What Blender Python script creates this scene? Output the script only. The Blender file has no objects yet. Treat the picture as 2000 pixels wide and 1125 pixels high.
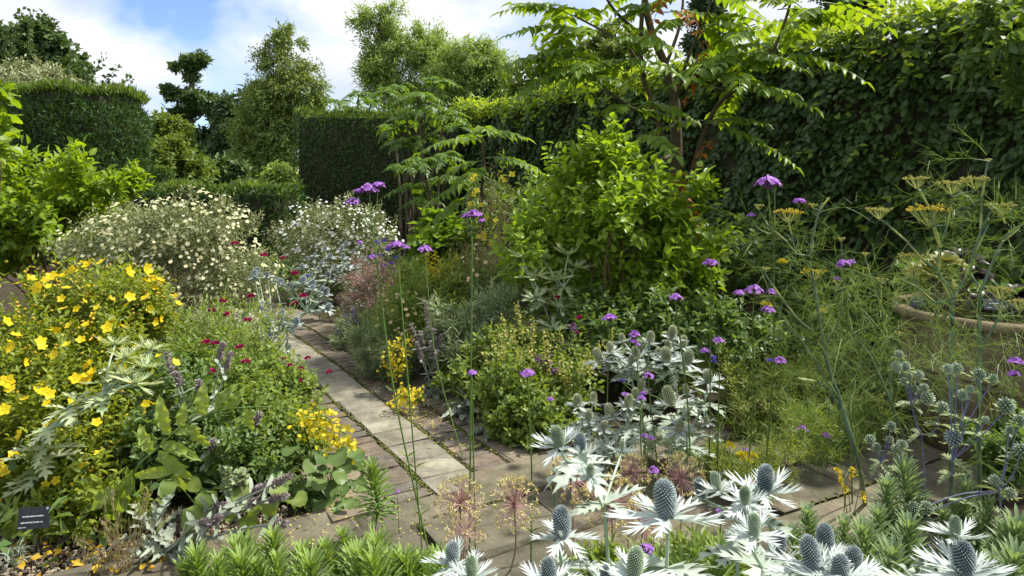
import bpy, math
import numpy as np
from mathutils import Matrix, Vector

# ------------------------------------------------------------------ camera, sky, sun, exposure
SC = bpy.context.scene
COL = SC.collection
F, H, YH, CX = 1333.0, 1.65, 350.0, 1000.0        # focal length in photo pixels, eye height, horizon row, centre column
cam_d = bpy.data.cameras.new('camera'); cam = bpy.data.objects.new('camera', cam_d); COL.objects.link(cam)
cam.location = (0, 0, H); cam.rotation_euler = (math.pi/2, 0, 0)
cam_d.sensor_width = 36; cam_d.lens = F/2000*36; cam_d.shift_y = -(562.5-YH)/2000
cam_d.clip_start = .05; cam_d.clip_end = 2000
SC.camera = cam

SUN_EL, SUN_AZ = math.radians(54), math.atan2(.96, .27)      # azimuth from +Y towards +X
world = bpy.data.worlds.new('World'); SC.world = world; world.use_nodes = True
wn, wl = world.node_tree.nodes, world.node_tree.links
wn.clear()
def wnode(t, **k):
    n = wn.new(t)
    for a, b in k.items(): setattr(n, a, b)
    return n
wo = wnode('ShaderNodeOutputWorld'); bg = wnode('ShaderNodeBackground'); bg.inputs[1].default_value = .10
sky = wnode('ShaderNodeTexSky', sky_type='NISHITA', sun_disc=False, sun_elevation=SUN_EL, sun_rotation=SUN_AZ)
sky.air_density = .9; sky.dust_density = .2; sky.ozone_density = 3
tc = wnode('ShaderNodeTexCoord'); mp = wnode('ShaderNodeMapping')
mp.inputs['Location'].default_value = (4.4, 1.1, .6); mp.inputs['Scale'].default_value = (1.0, 1.0, 1.9)
wl.new(tc.outputs['Generated'], mp.inputs[0])
nz = wnode('ShaderNodeTexNoise'); nz.inputs['Scale'].default_value = 2.6; nz.inputs['Detail'].default_value = 9; nz.inputs['Roughness'].default_value = .52
nz.inputs['Distortion'].default_value = .25
wl.new(mp.outputs[0], nz.inputs['Vector'])
cr = wnode('ShaderNodeValToRGB'); cr.color_ramp.elements[0].position = .355; cr.color_ramp.elements[1].position = .49
wl.new(nz.outputs['Fac'], cr.inputs[0])
nz2 = wnode('ShaderNodeTexNoise'); nz2.inputs['Scale'].default_value = 4.2; nz2.inputs['Detail'].default_value = 7
mp2 = wnode('ShaderNodeMapping'); mp2.inputs['Location'].default_value = (3.1, 5.2, .33); mp2.inputs['Scale'].default_value = (1, 1, 2.2)
wl.new(tc.outputs['Generated'], mp2.inputs[0]); wl.new(mp2.outputs[0], nz2.inputs['Vector'])
cr2 = wnode('ShaderNodeValToRGB'); cr2.color_ramp.elements[0].position = .36; cr2.color_ramp.elements[1].position = .62
cr2.color_ramp.elements[0].color = (2.35, 2.55, 3.0, 1); cr2.color_ramp.elements[1].color = (3.55, 3.6, 3.75, 1)
wl.new(nz2.outputs['Fac'], cr2.inputs[0])
mx = wnode('ShaderNodeMixRGB'); wl.new(cr.outputs[0], mx.inputs[0]); 
mu_ = wnode('ShaderNodeMixRGB', blend_type='MULTIPLY'); mu_.inputs[0].default_value = 1; mu_.inputs[2].default_value = (.55, .57, .62, 1)
wl.new(sky.outputs[0], mu_.inputs[1]); wl.new(mu_.outputs[0], mx.inputs[1]); wl.new(cr2.outputs[0], mx.inputs[2])
wl.new(mx.outputs[0], bg.inputs[0]); wl.new(bg.outputs[0], wo.inputs[0])

sd = bpy.data.lights.new('sun', 'SUN'); sd.energy = 2.4; sd.angle = math.radians(3); sd.color = (1, .955, .86)
sun = bpy.data.objects.new('sun', sd); COL.objects.link(sun)
to_sun = Vector((math.sin(SUN_AZ)*math.cos(SUN_EL), math.cos(SUN_AZ)*math.cos(SUN_EL), math.sin(SUN_EL)))
sun.rotation_euler = (-to_sun).to_track_quat('-Z', 'Y').to_euler(); sun.location = (8, 8, 12)

SC.view_settings.view_transform = 'Standard'; SC.view_settings.look = 'None'
SC.view_settings.exposure = 1.72; SC.view_settings.gamma = 1
SC.render.engine = 'CYCLES'
cy = SC.cycles
cy.max_bounces = 8; cy.diffuse_bounces = 4; cy.glossy_bounces = 2; cy.transmission_bounces = 4; cy.transparent_max_bounces = 4
cy.caustics_reflective = False; cy.caustics_refractive = False

# ------------------------------------------------------------------ helpers
rng = np.random.default_rng(11)
A = np.array
def P(px, py, Y): return A([(px-CX)/F*Y, Y, H-(py-YH)/F*Y])
def G(px, py):
    Y = F*H/(py-YH); return A([(px-CX)/F*Y, Y, 0.])
def unit(v):
    v = np.asarray(v, float); return v/np.maximum(np.linalg.norm(v, axis=-1, keepdims=True), 1e-9)
def rdir(n): return unit(rng.normal(size=(n, 3)))
U = rng.uniform

WL = {}
def put(name, data, parent=None, loc=None):
    o = bpy.data.objects.new(name, data); COL.objects.link(o)
    if parent is not None:
        o.parent = parent; WL[o.name] = WL[parent.name]
        if loc is not None: o.location = Vector(loc)-Vector(WL[parent.name])
    else:
        l = (0, 0, 0) if loc is None else loc
        o.location = l; WL[o.name] = A(l, float)
    return o
def tag(o, label, cat, group=None, kind=None):
    if label: o['label'] = label
    if cat: o['category'] = cat
    if group: o['group'] = group
    if kind: o['kind'] = kind
    return o
def thing(name, label, cat, loc, group=None):
    loc = A([loc[0], loc[1], loc[2] if len(loc) > 2 else 0.], float)
    o = put(name, None, None, loc); o.empty_display_size = .1
    return tag(o, label, cat, group)

class MB:
    """collects triangles; build() links them as one mesh object"""
    def __init__(s): s.v, s.t, s.r, s.n = [], [], [], 0
    def add(s, v, t, r=.5):
        v = np.asarray(v, float).reshape(-1, 3); t = np.asarray(t, int).reshape(-1, 3)
        s.v.append(v); s.t.append(t+s.n); s.n += len(v)
        s.r.append(np.full(len(v), r, float) if np.isscalar(r) else np.asarray(r, float))
    def inst(s, tm, R, T, r=None, tr=None):
        """copies of template tm=(verts,tris) with matrices R (k,3,3), positions T (k,3)"""
        k = len(T)
        if k == 0: return
        v = np.einsum('kij,nj->kni', R, tm[0])+T[:, None, :]
        n = len(tm[0])
        t = tm[1][None]+(np.arange(k)*n)[:, None, None]
        r = U(0, 1, k) if r is None else np.asarray(r, float)
        rr = np.repeat(r, n)
        if tr is not None: rr = np.tile(tr, k)
        s.add(v, t, rr)
    def tube(s, pts, r0, r1=None, k=5, r=.5, cap=True):
        pts = np.asarray(pts, float); m = len(pts)
        rad = np.asarray(r0, float) if not np.isscalar(r0) else np.linspace(r0, r0 if r1 is None else r1, m)
        d = unit(np.gradient(pts, axis=0)); ref = A([0, 0, 1.]) if abs(d[0][2]) < .9 else A([1., 0, 0])
        x = unit(np.cross(d, ref)); y = np.cross(d, x)
        a = np.arange(k)*2*np.pi/k
        v = pts[:, None]+rad[:, None, None]*(np.cos(a)[None, :, None]*x[:, None]+np.sin(a)[None, :, None]*y[:, None])
        i = np.arange(m-1)[:, None]*k; j = np.arange(k)[None]; j2 = (j+1) % k
        a0, b0, c0, d0 = i+j, i+j2, i+k+j2, i+k+j
        t = np.concatenate([np.stack([a0, b0, c0], -1).reshape(-1, 3), np.stack([a0, c0, d0], -1).reshape(-1, 3)])
        s.add(v, t, r)
    def ribbon(s, pts, w, r=.5):
        """tapering flat blade"""
        pts = np.asarray(pts, float); m = len(pts); d = unit(np.gradient(pts, axis=0))
        x = unit(np.cross(d, A([.3, 1., .2])+rng.normal(0, .5, 3)))
        ww = w*np.linspace(1, .15, m)[:, None]
        v = np.concatenate([pts-x*ww*.5, pts+x*ww*.5])
        i = np.arange(m-1)
        t = np.concatenate([np.stack([i, i+1, i+m+1], -1), np.stack([i, i+m+1, i+m], -1)])
        s.add(v, t, r)
    def mesh(s, name, smooth=True, off=(0, 0, 0)):
        me = bpy.data.meshes.new(name)
        if not s.v: return me
        v = np.concatenate(s.v)-A(off); t = np.concatenate(s.t); r = np.concatenate(s.r)
        me.vertices.add(len(v)); me.vertices.foreach_set('co', v.astype(np.float32).ravel())
        me.loops.add(len(t)*3); me.loops.foreach_set('vertex_index', t.astype(np.int32).ravel())
        me.polygons.add(len(t)); me.polygons.foreach_set('loop_start', np.arange(0, len(t)*3, 3, dtype=np.int32))
        me.polygons.foreach_set('use_smooth', np.full(len(t), smooth, dtype=bool))
        at = me.attributes.new('rnd', 'FLOAT', 'POINT'); at.data.foreach_set('value', r.astype(np.float32))
        me.update(); return me
    def build(s, name, mat, parent=None, smooth=True, kind=None, loc=None):
        off = WL[parent.name] if parent is not None else (A([0, 0, 0]) if loc is None else A(loc))
        me = s.mesh(name, smooth, off); me.materials.append(M(mat))
        o = put(name, me, parent, None if parent is not None else loc)
        if kind: o['kind'] = kind
        return o

def spline(p, n=8):
    p = np.asarray(p, float)
    if len(p) < 3: return p[0]+(p[-1]-p[0])*np.linspace(0, 1, n)[:, None]
    q = np.concatenate([[2*p[0]-p[1]], p, [2*p[-1]-p[-2]]]); out = []
    for i in range(1, len(q)-2):
        for t in np.linspace(0, 1, n, endpoint=False):
            out.append(.5*((2*q[i])+(-q[i-1]+q[i+1])*t+(2*q[i-1]-5*q[i]+4*q[i+1]-q[i+2])*t*t+(-q[i-1]+3*q[i]-3*q[i+1]+q[i+2])*t**3))
    out.append(p[-1]); return A(out)

def frames(d, nrm, L, W):
    """matrices: template +Y along d (length L), +Z towards nrm, x scaled by W"""
    y = unit(d); z = np.asarray(nrm, float); z = unit(z-y*np.sum(z*y, -1, keepdims=True)+1e-6); x = np.cross(y, z)
    L = np.broadcast_to(np.asarray(L, float), (len(y),)); W = np.broadcast_to(np.asarray(W, float), (len(y),))
    return np.stack([x*W[:, None], y*L[:, None], z*L[:, None]], -1)

# leaf templates: base at the origin, length 1 along +Y, width 1 along X, upper side +Z
def outline(pts, fold=.1, droop=.15, wave=0.):
    """a leaf from its half outline [(half width, t)]: midrib plus both edges"""
    v, t = [], []
    m = len(pts)
    z = lambda q: -droop*q*q
    for i, a in enumerate(pts): q = a[-1]; v.append((0, q if i < m-1 else 1., z(q)))
    for sgn in (-1, 1):
        for i, a in enumerate(pts): w, q = a[:2]; v.append((sgn*w, q, z(q)+fold*abs(w)*2+wave*math.sin(i*2.1+sgn)*abs(w)))
    for sgn, o in ((-1, m), (1, 2*m)):
        for i in range(m-1):
            q = [(i, i+1, o+i+1), (i, o+i+1, o+i)]
            for a in q: t.append(a if sgn < 0 else a[::-1])
    v = A(v, float); t = A(t, int)
    a = np.linalg.norm(np.cross(v[t[:, 1]]-v[t[:, 0]], v[t[:, 2]]-v[t[:, 0]]), axis=1)
    return v, t[a > 1e-7]
TM = {
 'ovate': outline([(0, 0), (.5, .32), (.36, .68), (0, 1)], .14, .2),
 'lance': outline([(.12, 0), (.5, .4), (0, 1)], .06, .2),
 'needle': (A([(-.5, .3, 0), (0, 0, 0), (.5, .35, .04), (0, 1, -.05)], float), A([(1, 2, 3), (1, 3, 0)])),
 'card': (A([(0, 0, 0), (.5, .5, .1), (0, 1, -.1), (-.5, .5, .12)], float), A([(0, 1, 2), (0, 2, 3)])),
 'beech': outline([(0, 0), (.42, .2), (.5, .45), (.34, .75), (0, 1)], .1, .16, .12),
 'big': outline([(.03, 0), (.2, .08), (.3, .16), (.38, .22), (.36, .3), (.47, .38), (.43, .46), (.5, .54), (.42, .62), (.44, .7), (.3, .78), (.26, .88), (.1, .94), (0, 1)], .12, .4, .22),
 'round': outline([(.03, .0), (.34, -.08), (.5, .18), (.52, .42), (.45, .66), (.26, .9), (0, 1)], .1, .2, .2),
 'jag': outline([(.05, 0, 0), (.2, .1, .08), (.45, .33, .15), (.26, .26, .25), (.5, .55, .34), (.28, .45, .44), (.45, .74, .54), (.22, .62, .64), (.3, .89, .75), (.1, .82, .84), (0, 1, 1)], .1, .3),
 'bract': outline([(.1, 0, 0), (.16, .12, .1), (.42, .47, .18), (.15, .28, .28), (.5, .74, .38), (.15, .48, .48), (.38, .9, .58), (.1, .66, .68), (.17, .97, .8), (.045, .84, .86), (0, 1, 1)], .07, -.08),
 'strap': outline([(.35, 0), (.5, .45), (.42, .8), (0, 1)], .035, .22),
 'stone': None,
}
def petals(n, w, cup, t0=.05, mid=.6):
    vs, ts, c = [], [], 0
    for i in range(n):
        a = i*2*math.pi/n; ca, sa = math.cos(a), math.sin(a)
        for r, s, z in ((t0, 0, 0), (mid, -w, cup*.6), (1, -w*.35, cup), (1, w*.35, cup*1.05), (mid, w, cup*.6)):
            vs.append((r*ca-s*sa, r*sa+s*ca, z))
        ts += [(c, c+4, c+3), (c, c+3, c+2), (c, c+2, c+1)]; c += 5
    k = 6
    for i in range(k):
        a = i*2*math.pi/k; vs.append((.2*math.cos(a), .2*math.sin(a), .06+cup*.1))
    vs.append((0, 0, .16+cup*.2))
    for i in range(k): ts.append((c+i, c+(i+1) % k, c+k))
    return A(vs, float), A(ts, int)
TM['flower5'] = petals(5, .42, .28); TM['flower5flat'] = petals(5, .45, .08); TM['flower4'] = petals(4, .45, .1)
def blobtm(k=5, m=3):
    vs = [(0, 0, -1)]
    for i in range(1, m):
        for j in range(k):
            a = 2*math.pi*(j+.5*i)/k; b = -math.pi/2+math.pi*i/m
            vs.append((math.cos(a)*math.cos(b), math.sin(a)*math.cos(b), math.sin(b)))
    vs.append((0, 0, 1)); ts = []
    for j in range(k): ts.append((0, 1+(j+1) % k, 1+j))
    for i in range(m-2):
        for j in range(k):
            a, b = 1+i*k+j, 1+i*k+(j+1) % k; ts += [(a, b, b+k), (a, b+k, a+k)]
    n = len(vs)-1
    for j in range(k): ts.append((n, n-k+j, n-k+(j+1) % k))
    return A(vs, float), A(ts, int)
TM['blob'] = blobtm(); TM['ball'] = blobtm(8, 6)

def iso(s, n=None):
    s = np.asarray(s, float); return s[:, None, None]*np.eye(3)[None]
def vein(tm):
    """midrib paler than the blade; bracts greener at the base"""
    v = TM[tm][0]
    if tm in ('blob', 'ball', 'needle', 'card') or tm.startswith('flower'): return np.zeros(len(v))
    if tm == 'bract': return -.28+.62*v[:, 1]+np.where(np.abs(v[:, 0]) < 1e-6, -.12, .08)
    return np.where(np.abs(v[:, 0]) < 1e-6, .22, -.08)
CAMP = A([0, 0, H])
_var = {}
def variants(tm, mat, n=6):
    if (tm, mat) not in _var:
        l = []
        for i in range(n):
            v = TM[tm][0]*A([1+.12*math.sin(i*2.3), 1, 1+.5*math.cos(i*1.7)])
            if tm == 'bract': v[:, 2] += .22*math.cos(i*2.1+.4)*v[:, 1]**2-.1*v[:, 1]+.12*np.sin(v[:, 1]*7+i)*v[:, 0]
            b = MB(); b.add(v, TM[tm][1], np.clip((i+.5)/n*(.4 if tm == 'bract' else 1)+(.35 if tm == 'bract' else 0)+vein(tm), 0, 1))
            me = b.mesh(tm+'_piece'); me.materials.append(M(mat)); l.append(me)
        _var[(tm, mat)] = l
    return _var[(tm, mat)]
def visible_score(T, R):
    d = T-CAMP; dist = np.linalg.norm(d, axis=1)
    px = CX+F*d[:, 0]/np.maximum(d[:, 1], .05); py = YH-F*d[:, 2]/np.maximum(d[:, 1], .05)
    z = unit(R[:, :, 2]); area = np.linalg.norm(R[:, :, 0], axis=1)*np.linalg.norm(R[:, :, 1], axis=1)
    s = area*(.25+np.abs(np.sum(z*unit(d), 1)))/dist**2
    lo, hi = np.percentile(dist, 1), np.percentile(dist, 99)
    s = s*np.exp(-4*(dist-lo)/max(hi-lo, .05))
    return np.where((px > 0) & (px < 2000) & (py > 0) & (py < 1125), s, 0)
def pieces(parent, tm, mat, T, R, k=0, name='leaf', mass='foliage', r=None, smooth=True):
    """the k pieces that show largest as objects of their own, the rest joined in one part"""
    T = np.asarray(T, float); n = len(T)
    if n == 0: return
    r = U(0, 1, n) if r is None else np.asarray(r)
    k = min(k, n)
    if k:
        s = visible_score(T, R); order = np.argsort(-s); ind = order[:k]; ind = ind[s[ind] > 0]
        rest = np.setdiff1d(np.arange(n), ind)
        ms = variants(tm, mat); pl = WL[parent.name]
        for i in ind:
            o = bpy.data.objects.new(name, ms[min(int(r[i]*len(ms)), len(ms)-1)]); COL.objects.link(o); o.parent = parent
            m = Matrix.Identity(4); Ri = R[i]; Ti = T[i]-pl
            for a in range(3):
                for b in range(3): m[a][b] = Ri[a, b]
                m[a][3] = Ti[a]
            o.matrix_basis = m
    else: rest = np.arange(n)
    if len(rest):
        b = MB(); b.inst(TM[tm], R[rest], T[rest], r[rest]); b.r[-1] = np.clip(b.r[-1]+np.tile(vein(tm), len(rest)), 0, 1); b.build(mass, mat, parent, smooth, 'stuff')

# ------------------------------------------------------------------ materials
MATS, MDEF = {}, {}
def M(n):
    if n not in MATS: MATS[n] = MDEF[n](n)
    return MATS[n]
def nodes(name):
    m = bpy.data.materials.new(name); m.use_nodes = True; nt = m.node_tree; nt.nodes.clear()
    return m, nt.nodes, nt.links
def col(c): return (c[0], c[1], c[2], 1)
def leaf(c1, c2, tr=.4, rough=.5, tint=(1.5, 1.35, .5), spec=.35, noise=18):
    if tr >= .2 and c1[1] > c1[0]*1.12 and c1[1] > c1[2]*1.45:      # leaf greens
        c1, c2 = [[a*b for a, b in zip(c, (1.75, 1.58, 1.25))] for c in (c1, c2)]
    def mk(name):
        m, n, l = nodes(name)
        o = n.new('ShaderNodeOutputMaterial'); at = n.new('ShaderNodeAttribute'); at.attribute_name = 'rnd'
        ge = n.new('ShaderNodeNewGeometry')
        no = n.new('ShaderNodeTexNoise'); no.inputs['Scale'].default_value = noise; no.inputs['Detail'].default_value = 2
        l.new(ge.outputs['Position'], no.inputs['Vector'])
        ad = n.new('ShaderNodeMath'); ad.operation = 'MULTIPLY_ADD'; ad.inputs[1].default_value = .7; l.new(at.outputs['Fac'], ad.inputs[0])
        su = n.new('ShaderNodeMath'); su.operation = 'MULTIPLY_ADD'; su.inputs[1].default_value = .9; su.inputs[2].default_value = -.3
        l.new(no.outputs['Fac'], su.inputs[0]); l.new(su.outputs[0], ad.inputs[2])
        mx = n.new('ShaderNodeMixRGB'); mx.inputs[1].default_value = col(c1); mx.inputs[2].default_value = col(c2); mx.use_clamp = True
        cl = n.new('ShaderNodeClamp'); l.new(ad.outputs[0], cl.inputs[0]); l.new(cl.outputs[0], mx.inputs[0])
        p = n.new('ShaderNodeBsdfPrincipled'); p.inputs['Roughness'].default_value = rough; p.inputs['Specular IOR Level'].default_value = spec
        l.new(mx.outputs[0], p.inputs['Base Color'])
        if tr > 0:
            t = n.new('ShaderNodeBsdfTranslucent'); mu = n.new('ShaderNodeMixRGB'); mu.blend_type = 'MULTIPLY'; mu.inputs[0].default_value = 1
            mu.inputs[2].default_value = col(tint); l.new(mx.outputs[0], mu.inputs[1]); l.new(mu.outputs[0], t.inputs[0])
            ms = n.new('ShaderNodeMixShader'); ms.inputs[0].default_value = tr
            l.new(p.outputs[0], ms.inputs[1]); l.new(t.outputs[0], ms.inputs[2]); l.new(ms.outputs[0], o.inputs[0])
        else: l.new(p.outputs[0], o.inputs[0])
        return m
    return mk
def stone(cols, scale=9, rough=.9, bump=.35, moss=0., spots=None):
    """stone or brick: colour by object, mottling, lichen"""
    def mk(name):
        m, n, l = nodes(name)
        o = n.new('ShaderNodeOutputMaterial'); p = n.new('ShaderNodeBsdfPrincipled'); p.inputs['Roughness'].default_value = rough
        p.inputs['Specular IOR Level'].default_value = .2
        oi = n.new('ShaderNodeObjectInfo'); rp = n.new('ShaderNodeValToRGB'); rp.color_ramp.interpolation = 'LINEAR'
        e = rp.color_ramp.elements; e[0].color = col(cols[0]); e[1].color = col(cols[-1])
        for i, c in enumerate(cols[1:-1]): x = e.new((i+1)/(len(cols)-1)); x.color = col(c)
        l.new(oi.outputs['Random'], rp.inputs[0])
        ge = n.new('ShaderNodeNewGeometry'); no = n.new('ShaderNodeTexNoise'); no.inputs['Scale'].default_value = scale; no.inputs['Detail'].default_value = 8; no.inputs['Roughness'].default_value = .65
        l.new(ge.outputs['Position'], no.inputs['Vector'])
        r2 = n.new('ShaderNodeValToRGB'); r2.color_ramp.elements[0].position = .3; r2.color_ramp.elements[1].position = .72
        r2.color_ramp.elements[0].color = (.45, .43, .4, 1); r2.color_ramp.elements[1].color = (1.3, 1.27, 1.18, 1)
        l.new(no.outputs['Fac'], r2.inputs[0])
        mu = n.new('ShaderNodeMixRGB'); mu.blend_type = 'MULTIPLY'; mu.inputs[0].default_value = 1
        l.new(rp.outputs[0], mu.inputs[1]); l.new(r2.outputs[0], mu.inputs[2])
        out = mu.outputs[0]
        if moss:
            n3 = n.new('ShaderNodeTexNoise'); n3.inputs['Scale'].default_value = 4.5; n3.inputs['Detail'].default_value = 9; n3.inputs['Roughness'].default_value = .7
            l.new(ge.outputs['Position'], n3.inputs['Vector'])
            r3 = n.new('ShaderNodeValToRGB'); r3.color_ramp.elements[0].position = .5; r3.color_ramp.elements[1].position = .68
            r3.color_ramp.elements[1].color = (moss, moss, moss, 1); l.new(n3.outputs['Fac'], r3.inputs[0])
            m3 = n.new('ShaderNodeMixRGB'); m3.inputs[2].default_value = col(spots or (.07, .075, .03)); l.new(r3.outputs[0], m3.inputs[0]); l.new(out, m3.inputs[1]); out = m3.outputs[0]
        l.new(out, p.inputs['Base Color'])
        n4 = n.new('ShaderNodeTexNoise'); n4.inputs['Scale'].default_value = scale*7; n4.inputs['Detail'].default_value = 6
        l.new(ge.outputs['Position'], n4.inputs['Vector'])
        b = n.new('ShaderNodeBump'); b.inputs['Strength'].default_value = bump; b.inputs['Distance'].default_value = .01
        l.new(n4.outputs['Fac'], b.inputs['Height']); l.new(b.outputs[0], p.inputs['Normal'])
        l.new(p.outputs[0], o.inputs[0]); return m
    return mk
def flat(c, rough=.6, metal=0.):
    def mk(name):
        m, n, l = nodes(name); o = n.new('ShaderNodeOutputMaterial'); p = n.new('ShaderNodeBsdfPrincipled')
        ge = n.new('ShaderNodeNewGeometry'); no = n.new('ShaderNodeTexNoise'); no.inputs['Scale'].default_value = 30; l.new(ge.outputs['Position'], no.inputs['Vector'])
        mx = n.new('ShaderNodeMixRGB'); mx.inputs[1].default_value = col([x*.8 for x in c]); mx.inputs[2].default_value = col([min(1, x*1.15) for x in c])
        l.new(no.outputs['Fac'], mx.inputs[0]); l.new(mx.outputs[0], p.inputs['Base Color']); p.inputs['Roughness'].default_value = rough; p.inputs['Metallic'].default_value = metal
        l.new(p.outputs[0], o.inputs[0]); return m
    return mk
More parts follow.
